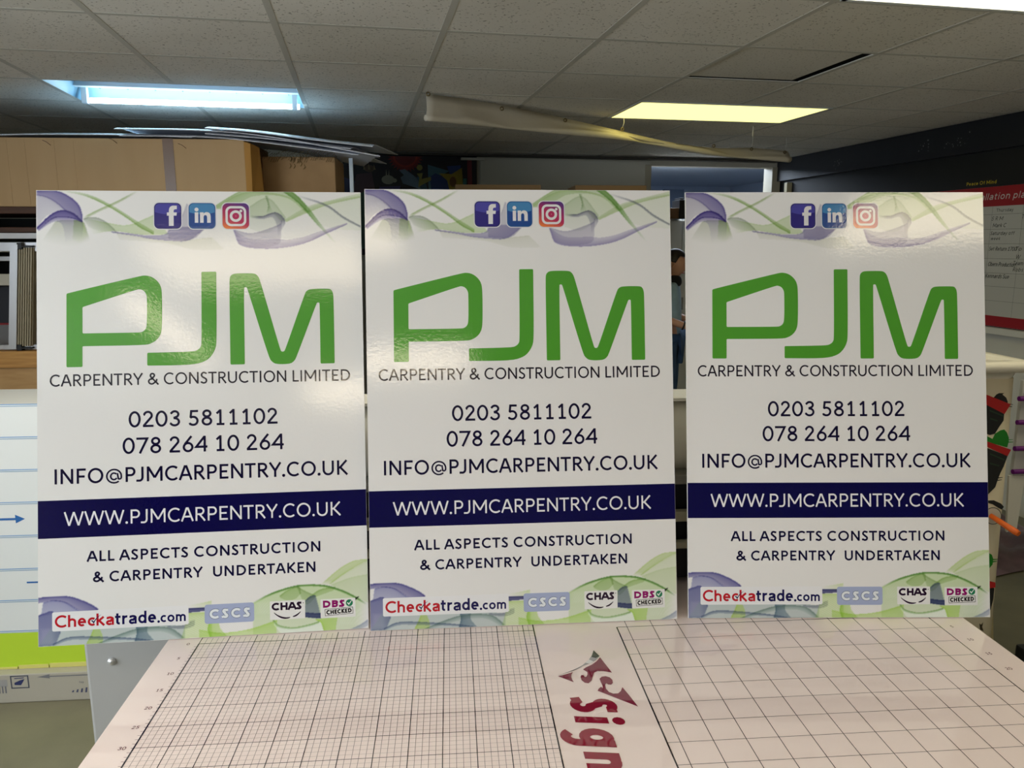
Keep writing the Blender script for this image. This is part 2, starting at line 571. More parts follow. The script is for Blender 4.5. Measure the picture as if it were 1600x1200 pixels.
WAVE_BOTTOM = [
    ([(-0.4,55.8),(10.8,59.5),(26.1,60.5),(37.4,23.4)],[(-0.6,-0.2),(10.5,0.8),(22,0.7),(29.7,4.5)], (95, 98, 145), 0.9, 0.7, 0, 0),
    ([(22.1,31.1),(102.7,30.9),(179.6,30.8),(256.5,23)],[(-0.6,-0.2),(102.5,-0.4),(179.3,0),(256.3,0.2)], (150, 168, 168), 0.7, 0.6, 0, 0),
    ([(8.9,79.5),(26.2,82.3),(45.4,78.5),(64.5,65.2),(72.2,59.5)],[(5,55.8),(16.5,57.6),(29.9,58.6),(45.3,59.5),(72.2,57.6)], (128, 130, 172), 0.8, 0.6, 0, 0),
    ([(-0.6,88.1),(26.3,89.6),(53.1,88),(76.2,79.4),(95.3,68.9),(103.9,61.3)],[(-0.7,79.5),(22.4,82.3),(45.4,78.5),(60.7,69),(72.2,61.4),(76,57.5)], (95, 92, 145), 0.9, 0.6, 0, 0),
    ([(79.7,31),(95,27.1),(83.3,-0.3)],[(102.7,30.9),(110.3,13.8),(110.2,-0.4)], (175, 205, 80), 0.7, 0.6, 0, 0),
    ([(170,28.9),(171.8,15.6),(167.8,-0.5)],[(191.1,28.9),(189.1,15.6),(200.5,-0.6)], (80, 105, 125), 0.8, 0.55, 0, 0),
    ([(25.8,3.6),(54.6,13.9),(102.6,11.9),(160.2,6.1),(194.7,0.4)],[(25.8,0.3),(54.6,9.2),(102.6,7.2),(160.2,3.3),(194.7,-0.6)], (85, 100, 130), 0.6, 0.3, 0, 0),
    ([(102.5,-0.4),(141,13.8),(179.5,23.2),(227.6,21.2),(254.4,2.1)],[(110.2,-0.4),(144.8,8.1),(179.5,15.6),(218,15.5),(248.6,-0.1)], (80, 110, 100), 0.55, 0.15, 0, 0),
    ([(225.7,24),(246.9,23.1),(264.3,26.8),(266.3,30.6)],[(227.6,22.1),(252.6,18.3),(272,23),(274,32.5)], (120, 125, 140), 0.6, 0.5, 0, 0),
    ([(253,55.4),(293.5,55.3)],[(252.9,46.8),(293.5,49.6)], (62, 64, 110), 0.9, 0.8, 0, 0),
    ([(264.6,60.1),(295.6,64.8),(305.2,66.7)],[(264.6,55.4),(295.4,55.3),(305.1,55.3)], (175, 205, 110), 0.45, 0.3, 0.6, 0),
    ([(264.5,45.8),(295.3,45.8),(305,43.9)],[(250.5,0.3),(294.8,1.1),(304.5,1.1)], (165, 200, 95), 0.6, 0.45, 0, 0),
    ([(381.4,58.5),(415.8,74.3),(456.3,85.2),(486.6,87.1),(516.8,83.1),(544.9,73.1),(568.9,60.2),(591.8,45.2)],[(380.6,-1),(414.7,-1),(455,-1.1),(485.2,-1.2),(515.4,-1.2),(543.6,-1.3),(567.8,-1.4),(592.1,5.5)], (165, 200, 120), 0.62, 0.35, 0, 0.15),
    ([(282.4,14.1),(322.4,6.1),(372.7,9.9),(423.1,23.7)],[(282.2,-0.8),(322.4,-0.8),(372.5,-0.9),(422.8,-1)], (165, 205, 85), 0.65, 0.5, 0, 0),
    ([(300.6,24.9),(298.5,14),(302.3,-0.8)],[(317.6,24.9),(320.5,14),(332.4,-0.9)], (150, 195, 70), 0.75, 0.5, 0, 0),
    ([(429.8,69.3),(444.1,79.2),(464.3,85.2),(468.2,73.2)],[(431.8,66.3),(443.8,61.4),(458,63.3),(465.1,69.3)], (125, 160, 80), 0.55, 0.4, 0, 0),
    ([(462.3,85.2),(476.3,76.2),(494.3,67.2)],[(472,59.3),(479.9,51.4),(496.3,65.3)], (120, 150, 85), 0.55, 0.35, 0, 0),
    ([(478.1,59.3),(504.6,77.2),(532.9,81.1)],[(484.1,61.3),(508.5,69.2),(528.7,75.1)], (130, 165, 85), 0.6, 0.4, 0, 0),
    ([(522.9,88.1),(553.5,108),(594.3,127.9)],[(544.9,75.1),(568.9,63.2),(592.9,49.2)], (185, 205, 150), 0.5, 0.25, 0, 0),
    ([(524.9,85.1),(561.4,97),(593.9,101.9)],[(544.9,75.1),(568.9,63.2),(592.9,49.2)], (170, 195, 130), 0.35, 0.3, 0, 0),
    ([(506.7,87.1),(541.5,114.9),(568.1,128.5),(594.4,130.8)],[(520.8,86.1),(551.5,107),(582.1,123.9),(594.4,128.5)], (165, 195, 105), 0.55, 0.65, 0.1, 0),
    ([(379.4,59.5),(415.8,75.7),(456.3,86.6),(486.6,87.9),(516.8,84.5),(544.9,74.5),(568.9,61.6),(591.8,46.2)],[(379.4,57.5),(415.8,73.3),(456.3,84.2),(486.5,85.5),(516.7,81.9),(544.8,71.9),(568.8,59.2),(591.8,43.8)], (85, 135, 60), 0.85, 0.45, 0.15, 0.1),
    ([(477,57.3),(486.2,65.3),(495.3,67.2)],[(476.5,27.6),(493.6,25.6),(505.7,24.5)], (95, 105, 135), 0.75, 0.65, 0, 0),
    ([(476.7,35.5),(491.8,33.5),(505.8,32.5)],[(476.6,28),(493.6,25),(505.7,24.5)], (60, 68, 115), 0.8, 0.8, 0, 0),
    ([(568.8,57.2),(575.9,60.2)],[(570.8,55.2),(573.9,58.8)], (40, 45, 40), 0.9, 0.9, 0, 0),
    ([(419.1,21.7),(427,13.8),(453.1,7.8),(483.3,11.7),(505.6,15.6)],[(419,15.8),(434.9,-1.1),(463,-1.1),(493.2,-1.2),(509.3,-0.2)], (240, 242, 245), 0.8, 0.7, 0, 0),
    ([(417.1,25.7),(427,14.8),(453.1,8.8),(483.4,12.7),(501.6,17.6)],[(417.1,22.7),(427,11.4),(453.1,6.2),(483.3,10.1),(501.5,14.6)], (105, 150, 70), 0.6, 0.2, 0, 0),
    ([(495.6,21.6),(505.6,15.6),(511.3,-1.2)],[(536,25.5),(533.8,15.6),(531.5,-1.3)], (165, 205, 80), 0.75, 0.6, 0, 0),
    ([(559.7,-1.3),(580,7.5),(593.3,15.5)],[(573.8,-1.4),(584,1.6),(593.1,5.5)], (120, 130, 165), 0.5, 0.35, 0, 0),
]
LOGO_P1 = [(51.4,510),(52.2,646.8),(55.2,648.2),(181.4,679.1),(192.5,680.8),(204.6,677.8),(214.6,669.7),(220.6,659.7),(222.4,644.5),(221.8,581.9),(218.7,566.8),(210.5,556.7),(200.4,551.2),(190.3,549),(79.7,548.6),(79.5,510)]
LOGO_P2 = [(80.2,621.7),(177.1,654),(183.2,654.6),(190.2,651.4),(194.2,644.4),(195.1,638.3),(194.7,585.9),(191.6,577.8),(185.5,573.7),(180.5,572.9),(79.9,572.5)]
LOGO_J = [(194.4,510.4),(194.6,534.5),(276.8,535.4),(284.9,537.8),(291,542.9),(293.1,551),(294,686.9),(321.3,687.1),(320.7,552.1),(317.5,538),(310.3,525.9),(300.1,516.8),(276.5,509.8)]
LOGO_M = [(345.2,509.5),(345,669.4),(346.5,677.5),(350.6,681.9),(357.7,683.6),(387.1,683.7),(394.2,682.2),(399.2,676.7),(403.1,665.6),(437.7,535.3),(440.1,532.7),(444.1,532.7),(446.8,536),(484.9,643.7),(489,649.8),(496.2,652.8),(528.7,653),(534.8,651.6),(538.3,644.9),(539.3,633.8),(539.1,508.5),(512.5,508.4),(512.8,624.5),(511.6,626.3),(508.4,626.3),(506.7,624.5),(467.8,522.3),(463.6,514.3),(455.5,508.6),(429.2,508.5),(421.2,514.1),(416.2,522.2),(378.2,654.3),(376.6,656.9),(373,656.9),(371.7,654.3),(371.6,509.6)]


# ------------------------------------------------------------------ the room
def ceiling_material():
    m = mat('mineral_ceiling_tile', (205, 202, 195), 0.9, attr=True)
    nt = m.node_tree
    p = nt.nodes['Principled BSDF']
    a = next(n for n in nt.nodes if n.type == 'ATTRIBUTE')
    tc = nt.nodes.new('ShaderNodeTexCoord')
    n = nt.nodes.new('ShaderNodeTexNoise')
    n.inputs['Scale'].default_value = 95
    n.inputs['Detail'].default_value = 1
    r = nt.nodes.new('ShaderNodeValToRGB')
    r.color_ramp.elements[0].position = 0.29
    r.color_ramp.elements[1].position = 0.36
    r.color_ramp.elements[0].color = (0.45, 0.43, 0.40, 1)
    big = nt.nodes.new('ShaderNodeTexNoise')
    big.inputs['Scale'].default_value = 1.3
    r2 = nt.nodes.new('ShaderNodeValToRGB')
    r2.color_ramp.elements[0].color = (0.86, 0.85, 0.83, 1)
    r2.color_ramp.elements[0].position = .3
    r2.color_ramp.elements[1].position = .7
    m1 = nt.nodes.new('ShaderNodeMixRGB'); m1.blend_type = 'MULTIPLY'; m1.inputs[0].default_value = 1
    m2 = nt.nodes.new('ShaderNodeMixRGB'); m2.blend_type = 'MULTIPLY'; m2.inputs[0].default_value = 1
    L = nt.links.new
    L(tc.outputs['Object'], n.inputs['Vector']); L(tc.outputs['Object'], big.inputs['Vector'])
    L(n.outputs['Fac'], r.inputs['Fac']); L(big.outputs['Fac'], r2.inputs['Fac'])
    L(a.outputs['Color'], m1.inputs[1]); L(r.outputs['Color'], m1.inputs[2])
    L(m1.outputs[0], m2.inputs[1]); L(r2.outputs['Color'], m2.inputs[2])
    L(m2.outputs[0], p.inputs['Base Color'])
    return m


G = 0.6
FIX = {'tube': (0, 2), 'yellow': (5, 2), 'near': (5, -2), 'added_l': (0, -2), 'back_l': (.4, -6), 'back_r': (4.7, -6), 'rear_l': (.6, -10)}
LIT = {(0, 2), (1, 2), (5, 2), (6, 2), (5, -2), (6, -2), (0, -2), (1, -2)}
cells_out = {(0, -2), (1, -2), (0, 2), (1, 2), (5, 2), (6, 2), (5, -2), (6, -2), (5, 0)}
mb = MB()
for i in range(-3, 10):
    for j in range(-16, 8):
        if (i, j) in cells_out:
            continue
        if i * G > 5.6 or j * G > 4.0 or i * G < -1.7 or j * G < -8.6:
            continue
        v = random.uniform(-7, 5)
        mb.color((238 + v, 233 + v, 224 + v * 1.2))
        mb.face([rm(i * G, (j + 1) * G, CEIL), rm((i + 1) * G, (j + 1) * G, CEIL), rm((i + 1) * G, j * G, CEIL), rm(i * G, j * G, CEIL)])
structure(mb.build('ceiling', ceiling_material()))
mb = MB()
for i in range(-2, 9):
    for j in range(-13, 7):                                # one short bar per cell side, none across a light
        if not ({(i, j), (i - 1, j)} <= LIT):
            mb.box((i * G - .012, j * G, -.0012), (i * G + .012, (j + 1) * G, .004), room_frame(0, 0, CEIL))
        mb.box((i * G, j * G - .012, -.0010), ((i + 1) * G, j * G + .012, .003), room_frame(0, 0, CEIL))
structure(mb.build('trim_1', mat('ceiling_grid_bars', (196, 192, 182), .8)))
# shifted tile over a dark void
mb = MB()
mb.color((228, 223, 214))
mb.box((5 * G - .08, 0 * G - .03, .006), (6 * G - .05, 1 * G - .022, .02), room_frame(0, 0, CEIL))
o = mb.build('ceiling_tile', ceiling_material())
tag(o, 'mineral ceiling tile slipped aside, leaving a dark slot in the ceiling', 'ceiling tile')
mb = MB()
mb.box((5 * G - .25, -.15, .0), (6 * G + .15, G + .15, .25), room_frame(0, 0, CEIL + .022))
structure(mb.build('trim_2', mat('ceiling_void', (22, 22, 20), .9)))

FLOORM = mat('worn_green_floor', (120, 116, 94), .55, noise=(3.5, (100, 97, 78), .35, .72), bump=(40, .15, .004))
mb = MB()
mb.box((-1.7, -8.2, -.1), (5.5, 7.5, 0), room_frame(0, 0, 0))
mb.color((1, 1, 1))
structure(mb.build('floor', FLOORM))
mb = MB()
for k in range(60):                                         # scuffs and specks trodden into the floor
    a, b = random.uniform(-1.2, 5.1), random.uniform(-2.5, 2.2)
    r = random.uniform(.004, .016)
    q = random.uniform(0, 3)
    mb.fill([[(a + r * random.uniform(.5, 1.3) * math.cos(t * PI / 4) * (1 + .8 * math.cos(q)), b + r * random.uniform(.4, 1) * math.sin(t * PI / 4)) for t in range(8)]], room_frame(0, 0, .0012))
structure(mb.build('trim_3', mat('floor_specks', (50, 50, 42), .8)))

BLACKW = mat('black_painted_wall', (13, 14, 17), .6, noise=(2.5, (19, 20, 21), .4, .7))
GREYW = mat('pale_grey_wall', (196, 190, 174), .7, noise=(1.5, (184, 178, 162), .3, .7))
LOWW = mat('grey_lower_wall', (206, 204, 194), .6)
mb = MB()
mb.box((5.38, -8.2, 1.125), (5.48, 3.9, CEIL), room_frame(0, 0))
mb.mi = 1
mb.box((5.38, -8.2, 0), (5.48, 3.9, 1.125), room_frame(0, 0))
structure(mb.build('wall_right', [BLACKW, LOWW]))
mb = MB()
mb.box((5.34, -8.1, 2.215), (5.379, 3.84, CEIL - .004), room_frame(0, 0))
structure(mb.build('trim_4', mat('blue_black_pelmet', (17, 20, 27), .5)))
mb = MB()
for k in range(46):                                         # flaked spots on the pelmet
    c = random.choice((1.55, 1.6, 1.9, 2.9))
    b, z = random.gauss(c, .05), random.gauss(2.30, .025)
    r = random.uniform(.002, .006)
    M = frame(rm(5.3385, b, z), -RB, (0, 0, 1))
    mb.fill([[(r * random.uniform(.4, 1.3) * math.cos(t * PI / 3), r * random.uniform(.4, 1.3) * math.sin(t * PI / 3)) for t in range(6)]], M)
structure(mb.build('trim_5', mat('flaked_paint', (120, 122, 120), .7)))
mb = MB()
mb.box((-1.8, 3.87, 0), (4.096, 3.97, CEIL), room_frame(0, 0))
mb.box((4.096, 3.87, 2.34), (5.38, 3.97, CEIL), room_frame(0, 0))
structure(mb.build('wall_back', GREYW))
mb = MB()
mb.box((2.53, 3.845, .3), (4.09, 3.869, 2.372), room_frame(0, 0), .002)
structure(mb.build('trim_6', mat('grey_partition_panel', (196, 192, 178), .6)))
mb = MB()
mb.box((1.3, 3.80, 2.385), (5.33, 3.869, 2.405), room_frame(0, 0))
structure(mb.build('trim_7', mat('dark_head_rail', (60, 56, 48), .6)))
mb = MB()
mb.box((5.29, 3.83, 0), (5.375, 3.99, 2.345), room_frame(0, 0), .004)
mb.box((4.04, 3.84, 0), (4.10, 3.99, 2.345), room_frame(0, 0), .004)
structure(mb.build('door_1', mat('beige_door_frame', (168, 160, 140), .5)))
mb = MB()
mb.box((-1.8, -8.2, 0), (-1.7, 3.97, CEIL), room_frame(0, 0))
structure(mb.build('wall_left', GREYW))
for n_, M in ((1, room_frame(-1.7, -3.2) @ Matrix.Rotation(-PI / 2, 4, 'Z')),):
    hw = 2.0                                  # unseen glowing pane, added to light the ceiling and boards from the left
    mb = MB()
    for lo, hi in (((-hw, -.0, .95), (hw, .05, 1.0)), ((-hw, 0, 2.15), (hw, .05, 2.2)), ((-hw, 0, 1.0), (-hw + .05, .05, 2.15)), ((hw - .05, 0, 1.0), (hw, .05, 2.15)),
                   ((-.025, 0, 1.0), (.025, .05, 2.15))):
        mb.box(lo, hi, M, .003)
    wn = structure(mb.build('added_window_%d' % n_, mat('white_window_frame', (225, 225, 222), .4)))
    mb = MB()
    mb.box((-hw + .05, .004, 1.0), (hw - .05, .010, 2.15), M)
    mb.build('pane', glow('added_glow_pane', (.80, .90, 1.0), L_PANE), wn)
mb = MB()
mb.box((-1.8, -8.3, 0), (5.48, -8.2, CEIL), room_frame(0, 0))
structure(mb.build('wall_front', mat('dim_front_wall', (120, 116, 108), .8)))
# office seen through the doorway
OFF = mat('pale_blue_office_wall', (188, 198, 214), .7)
mb = MB()
mb.box((3.0, 7.3, 0), (7.0, 7.4, 2.6), room_frame(0, 0))
mb.box((6.6, 3.97, 0), (6.7, 7.3, 2.6), room_frame(0, 0))
mb.box((2.95, 3.97, 0), (3.05, 7.3, 2.6), room_frame(0, 0))
mb.box((5.48, 3.9, 0), (6.65, 3.97, 2.6), room_frame(0, 0))
structure(mb.build('wall_office', OFF))
mb = MB()
mb.box((2.9, 3.97, 2.42), (6.7, 7.4, 2.5), room_frame(0, 0))
structure(mb.build('ceiling_office', mat('office_ceiling', (170, 178, 190), .8)))


# ------------------------------------------------------------------ ceiling lights
STEEL = mat('white_enamel_steel', (225, 228, 230), .35)


def light_panel(name, label, i, j, col, strength, wi=2, wj=1):
    c = rm((i + wi / 2) * G, (j + wj / 2) * G, CEIL)
    t = thing(name, label, 'ceiling light', c)
    M = room_frame((i + wi / 2) * G, (j + wj / 2) * G, CEIL)
    x, y = wi * G / 2 - .012, wj * G / 2 - .012
    fr = MB()
    for lo, hi in (((-x, -y, -.004), (x, -y + .018, .05)), ((-x, y - .018, -.004), (x, y, .05)),
                   ((-x, -y, -.004), (-x + .018, y, .05)), ((x - .018, -y, -.004), (x, y, .05)), ((-x, -y, .05), (x, y, .055))):
        fr.box(lo, hi, M)
    fr.build('frame', STEEL, t, c)
    d = MB()
    d.box((-x + .018, -y + .018, -.002), (x - .018, y - .018, .006), M)
    d.build('diffuser', glow(name + '_diffuser', col, strength), t, c)
    return t


light_panel('ceiling_light', 'yellow glowing ceiling light panel over the far right, beside the hanging banner', *FIX['yellow'], (1.0, .89, .28), L_YELLOW)
light_panel('ceiling_light', 'bright warm ceiling light panel cut by the top right corner of the photo', *FIX['near'], (1.0, .93, .62), L_NEAR)
light_panel('ceiling_light', 'unseen warm ceiling light panel, added to lighten the boxes on the left', *FIX['added_l'], (1.0, .92, .74), L_NEAR * 2.2)  # unseen panel, added to brighten the rack and boxes at the left
WARM = (1.0, .85, .61)
light_panel('ceiling_light', 'ceiling light panel behind the camera, mirrored high in the left and middle boards', *FIX['back_l'], WARM, L_BACK, 1.65)
light_panel('ceiling_light', 'ceiling light panel behind the camera, mirrored in the top corner of the right board', *FIX['back_r'], (1.0, .86, .60), L_BACK * 1.35)
light_panel('ceiling_light', 'rear ceiling light panel mirrored beside the small company name on the left board', *FIX['rear_l'], WARM, L_REAR, 1.6)
light_panel('batten_light', 'narrow ceiling light behind the camera, mirrored as the slanting streak across the left board', -.15, -8.0, WARM, L_BACK * 2, .3, 2.0)

# open batten with a bare tube, left
i, j = FIX['tube']
c = rm((i + 1) * G, (j + .5) * G, CEIL)
M = room_frame((i + 1) * G, (j + .5) * G, CEIL)
t = thing('tube_light', 'open recessed ceiling light with one bare blue-white tube, over the cardboard boxes', 'ceiling light', c)
x, y, h = G - .012, G / 2 - .012, .075
fr = MB()
fr.face([M @ Vector(q) for q in ((-x, -y, 0), (x, -y, 0), (x - .03, -y + .06, h), (-x + .03, -y + .06, h))])
fr.face([M @ Vector(q) for q in ((x, y, 0), (-x, y, 0), (-x + .03, y - .06, h), (x - .03, y - .06, h))])
fr.face([M @ Vector(q) for q in ((-x, y, 0), (-x, -y, 0), (-x + .03, -y + .06, h), (-x + .03, y - .06, h))])
fr.face([M @ Vector(q) for q in ((x, -y, 0), (x, y, 0), (x - .03, y - .06, h), (x - .03, -y + .06, h))])
fr.face([M @ Vector(q) for q in ((-x + .03, -y + .06, h), (x - .03, -y + .06, h), (x - .03, y - .06, h), (-x + .03, y - .06, h))])
fr.build('reflector_tray', mat('pale_reflector', (150, 190, 212), .4), t, c)
fr = MB()
fr.box((-x, .09, .045), (x, .14, .078), M, .003)
fr.build('batten', STEEL, t, c)
fr = MB()
fr.tube([M @ Vector((-x + .07, .185, -.012)), M @ Vector((x - .02, .185, -.012))], .014, 12)
fr.build('tube', glow('blue_white_tube', (.62, .88, 1.0), L_TUBE), t, c)
for sx in (-1, 1):
    fr = MB()
    fr.box((sx * (x - .045) - .014, .165, -.03), (sx * (x - .045) + .014, .205, .075), M, .003)
    fr.build('tube_holder', STEEL, t, c)
for k in range(8):
    fr = MB()
    xx = -x + .12 + k * .14
    fr.box((xx - .002, .14, .05), (xx + .002, .20, .054), M)
    fr.build('wire_clip', mat('dull_wire', (70, 90, 100), .5, .6), t, c)
# office light beyond the doorway
light_panel('office_light', 'small cool light in the ceiling of the office through the doorway', 6.9, 6.8, (.72, .84, 1.0), L_OFFICE)


# ------------------------------------------------------------------ work table with printed cutting mat
TO = Vector((0, 0, TZ))
tbl = thing('cutting_table', 'large white work table with a gridded cutting mat top, under the three boards', 'table', (0.7, -.2, 0))
TB = Vector((0.7, -.2, 0))
XL, XR, YN, YF = -.062, 1.468, -1.05, .62
mb = MB()
mb.box((XL, YN, TZ - .045), (XR, YF, TZ - .0032), bev=.003)
mb.build('tabletop', mat('white_table_slab', (206, 204, 202), .4), tbl, TB)
mb = MB()
mb.color((246, 229, 224)).box((XL + .001, YN + .001, TZ - .003), (XR - .001, YF - .001, TZ))
Mt = Matrix.Translation(TO)


def tline(x0, y0, x1, y1, wd, z):
    d = Vector((x1 - x0, y1 - y0)).normalized()
    n = Vector((-d.y, d.x)) * wd / 2
    mb.face([TO + Vector((x0 - n.x, y0 - n.y, z)), TO + Vector((x1 - n.x, y1 - n.y, z)), TO + Vector((x1 + n.x, y1 + n.y, z)), TO + Vector((x0 + n.x, y0 + n.y, z))])


u = .05
Y1 = -1.0
for k in range(0, 101):                                       # fine cross lines of the left field
    if k % 5:
        mb.color((186, 172, 168)); tline(0, -k * .01, 12.4 * u, -k * .01, .0006, .00010)
for k in range(0, 63):
    if k % 5:
        mb.color((142, 130, 128)); tline(k * .01, .02, k * .01, Y1, .0007, .00014)
for v in range(0, 21):
    mb.color((88, 80, 82)); tline(-.004 if v else 0, -v * u, 12.4 * u, -v * u, .0011, .00018)
    mb.color((112, 102, 102)); tline(15.6 * u, -v * u, 28 * u, -v * u, .0010, .00018)
for q in range(0, 13):
    mb.color((56, 48, 54)); tline(q * u, .024, q * u, Y1, .0013, .00022)
for q in range(16, 29):
    mb.color((72, 64, 66)); tline(q * u, .024, q * u, Y1, .0012, .00022)
mb.color((34, 28, 48))
tline(0, 0, 0, Y1, .0024, .00026)
mb.color((30, 24, 28))
tline(12.4 * u, .03, 12.4 * u, Y1, .0022, .00026); tline(15.6 * u, .0, 15.6 * u, Y1, .0024, .00026); tline(28 * u, .03, 28 * u, Y1, .0018, .00026)
tline(0, 0, 12.4 * u, 0, .0014, .00026); tline(15.6 * u, 0, 28 * u, 0, .0014, .00026)
mb.color((120, 80, 84))
for v in range(0, 9):                                         # ruler figures beside the fields
    text(mb, str(5 * v), -.022, None, -v * u - .003, .0075, Mt, .0002, .16)
    text(mb, str(5 * v), 28 * u + .020, None, -v * u - .003, .0075, Mt, .0002, .16)
    for k in range(1, 5):
        tline(-.006, -v * u - k * .01, 0, -v * u - k * .01, .0008, .0001)
# emblem and word printed down the plain strip
SIL, RED = (150, 146, 148), (142, 26, 48)
mm = lambda pts: [[(a / 1000, b / 1000) for a, b in pts]]
sil = [(644, -159), (674, -143), (692, -129), (706, -112), (714, -97), (720, -81), (723.5, -92), (727, -102), (718, -115), (709, -123), (690, -133), (668, -146)]
mb.color((168, 164, 164)).fill(mm(sil), Mt, .0003)
mb.color((96, 90, 94)).fill(mm([(644, -159), (674, -145), (692, -133), (690, -134), (668, -146)]), Mt, .00034)
mb.color((80, 74, 78)).fill(mm([(712, -104), (720, -81), (727, -102), (719, -108)]), Mt, .00034)
mb.color((228, 226, 224)).fill(mm([(698, -122), (706, -112), (713, -119), (705, -126)]), Mt, .00036)
mb.color((126, 40, 60))
mb.fill(mm([(644, -160.5), (658, -156), (671, -150), (667.5, -158), (666, -165), (666.5, -173), (668, -181)]), Mt, .0003)
mb.fill(mm([(727, -106), (738, -157), (724, -151), (714, -150), (707, -155), (703, -166), (699, -178), (692, -186), (686, -184), (682, -176), (682, -166), (684, -160), (688, -161), (689, -167), (692, -166), (695, -159), (696, -152), (690, -143), (696, -137), (708, -129), (718, -119)]), Mt, .0003)
mb.fill(mm([(746, -202), (752, -226), (759, -258), (735, -237), (703, -209), (706, -203), (711, -198), (713, -203), (714, -196), (713, -184), (713, -174), (718, -168), (725, -167), (731, -171), (734, -179), (733, -188), (729, -193), (724, -192), (722, -188), (719, -192), (718, -204), (721, -214), (727, -219), (735, -219), (741, -213)]), Mt, .0003)
mb.color(RED)
text(mb, 'Sign', 0, None, 0, .072, frame(TO + Vector((.653, -.222, 0)), (0, -1, 0), (1, 0, 0)), .0003, .22, slant=.15)
mb.build('cutting_mat', mat('glossy_mat_film', (255, 255, 255), .035, attr=True, spec=.85), tbl, TB)
GREYM = mat('grey_powder_coat', (170, 168, 164), .45)
for x0, y0 in ((XL + .03, YN + .05), (XR - .11, YN + .05), (XL + .03, YF - .13), (XR - .11, YF - .13)):
    mb = MB()
    mb.box((x0, y0, .0), (x0 + .08, y0 + .08, TZ - .046), bev=.004)
    mb.build('leg', GREYM, tbl, TB)
mb = MB()
mb.box((XL + .03, YF - .1, .25), (XR - .03, YF - .06, .31), bev=.003)
mb.build('stretcher', GREYM, tbl, TB)

# ------------------------------------------------------------------ roller gantry standing behind the boards
GX0, GX1, GY = -.12, 1.45, .135
gan = thing('roller_gantry', 'roller gantry across the table, seen through the gap between the boards', 'machine', (.56, .2, 0))
GB = Vector((.56, .2, 0))
ALU = mat('brushed_aluminium', (190, 190, 186), .35, .85, noise=(30, (170, 170, 166), .3, .7), noise_scale=(1, 1, 12))
DARKM = mat('dark_machine_metal', (30, 31, 34), .5)
mb = MB()
mb.tube([(GX0 + .06, GY + .10, TZ + .322), (GX1, GY + .10, TZ + .322)], .080, 32)
mb.build('roller', mat('pale_polished_roller', (224, 222, 212), .22), gan, GB)
mb = MB()
mb.box((GX0 + .06, GY + .05, TZ + .402), (GX1, GY + .15, TZ + .409), bev=.002)
mb.build('top_strip', mat('white_cover', (232, 230, 222), .4), gan, GB)
mb = MB()
mb.box((GX0 + .06, GY + .01, TZ + .235), (GX1, GY + .15, TZ + .255), bev=.002)
mb.build('guard_rail', ALU, gan, GB)
mb = MB()
mb.box((GX0 + .06, GY + .02, TZ + .15), (GX1, GY + .04, TZ + .172), bev=.002)
mb.build('guard_rail', mat('beige_rail', (188, 184, 160), .5), gan, GB)
mb = MB()
mb.box((GX0 + .06, GY + .02, TZ + .090), (GX1, GY + .04, TZ + .104), bev=.002)
mb.build('guard_rail', mat('beige_rail'), gan, GB)
mb = MB()
mb.box((GX0 + .06, GY + .05, TZ + .012), (GX1, GY + .16, TZ + .235), bev=.004)
mb.build('beam', mat('navy_black_beam', (18, 19, 30), .4), gan, GB)
mb = MB()
mb.box((GX1, GY - .01, TZ + .002), (GX1 + .02, GY + .18, TZ + .425), bev=.006)
mb.build('end_plate', GREYM, gan, GB)
mb = MB()
mb.box((at(131, 1015, .15).x, .15, 0), (-.068, .33, TZ + .33), bev=.006)
mb.build('end_housing', GREYM, gan, GB)
for z in (at(175, 1033, .15).z, TZ - .60):
    mb = MB()
    pz = Vector((at(175, 1033, .15).x, .15, z))
    mb.grid([[pz + Vector((r * math.cos(k * PI / 6), -d, r * math.sin(k * PI / 6))) for k in range(12)] for r, d in ((.0085, 0), (.0085, .003), (.006, .006), (.001, .007))], closed=True)
    mb.build('bolt', mat('bright_bolt', (225, 225, 225), .25, .7), gan, GB)


# ------------------------------------------------------------------ the three printed boards
def catmull(pts, n):
    P = np.array(pts, float)
    if len(P) == 2:
        t = np.linspace(0, 1, n)[:, None]
        return P[0] * (1 - t) + P[1] * t
    P = np.vstack([2 * P[0] - P[1], P, 2 * P[-1] - P[-2]])
    t = np.linspace(0, len(P) - 3 - 1e-9, n)
    k = t.astype(int)
    f = (t - k)[:, None]
    a, b, c, d = P[k], P[k + 1], P[k + 2], P[k + 3]
    return .5 * (2 * b + (c - a) * f + (2 * a - 5 * b + 4 * c - d) * f * f + (3 * b - a - 3 * c + d) * f ** 3)


WHITE = (229, 226, 222)


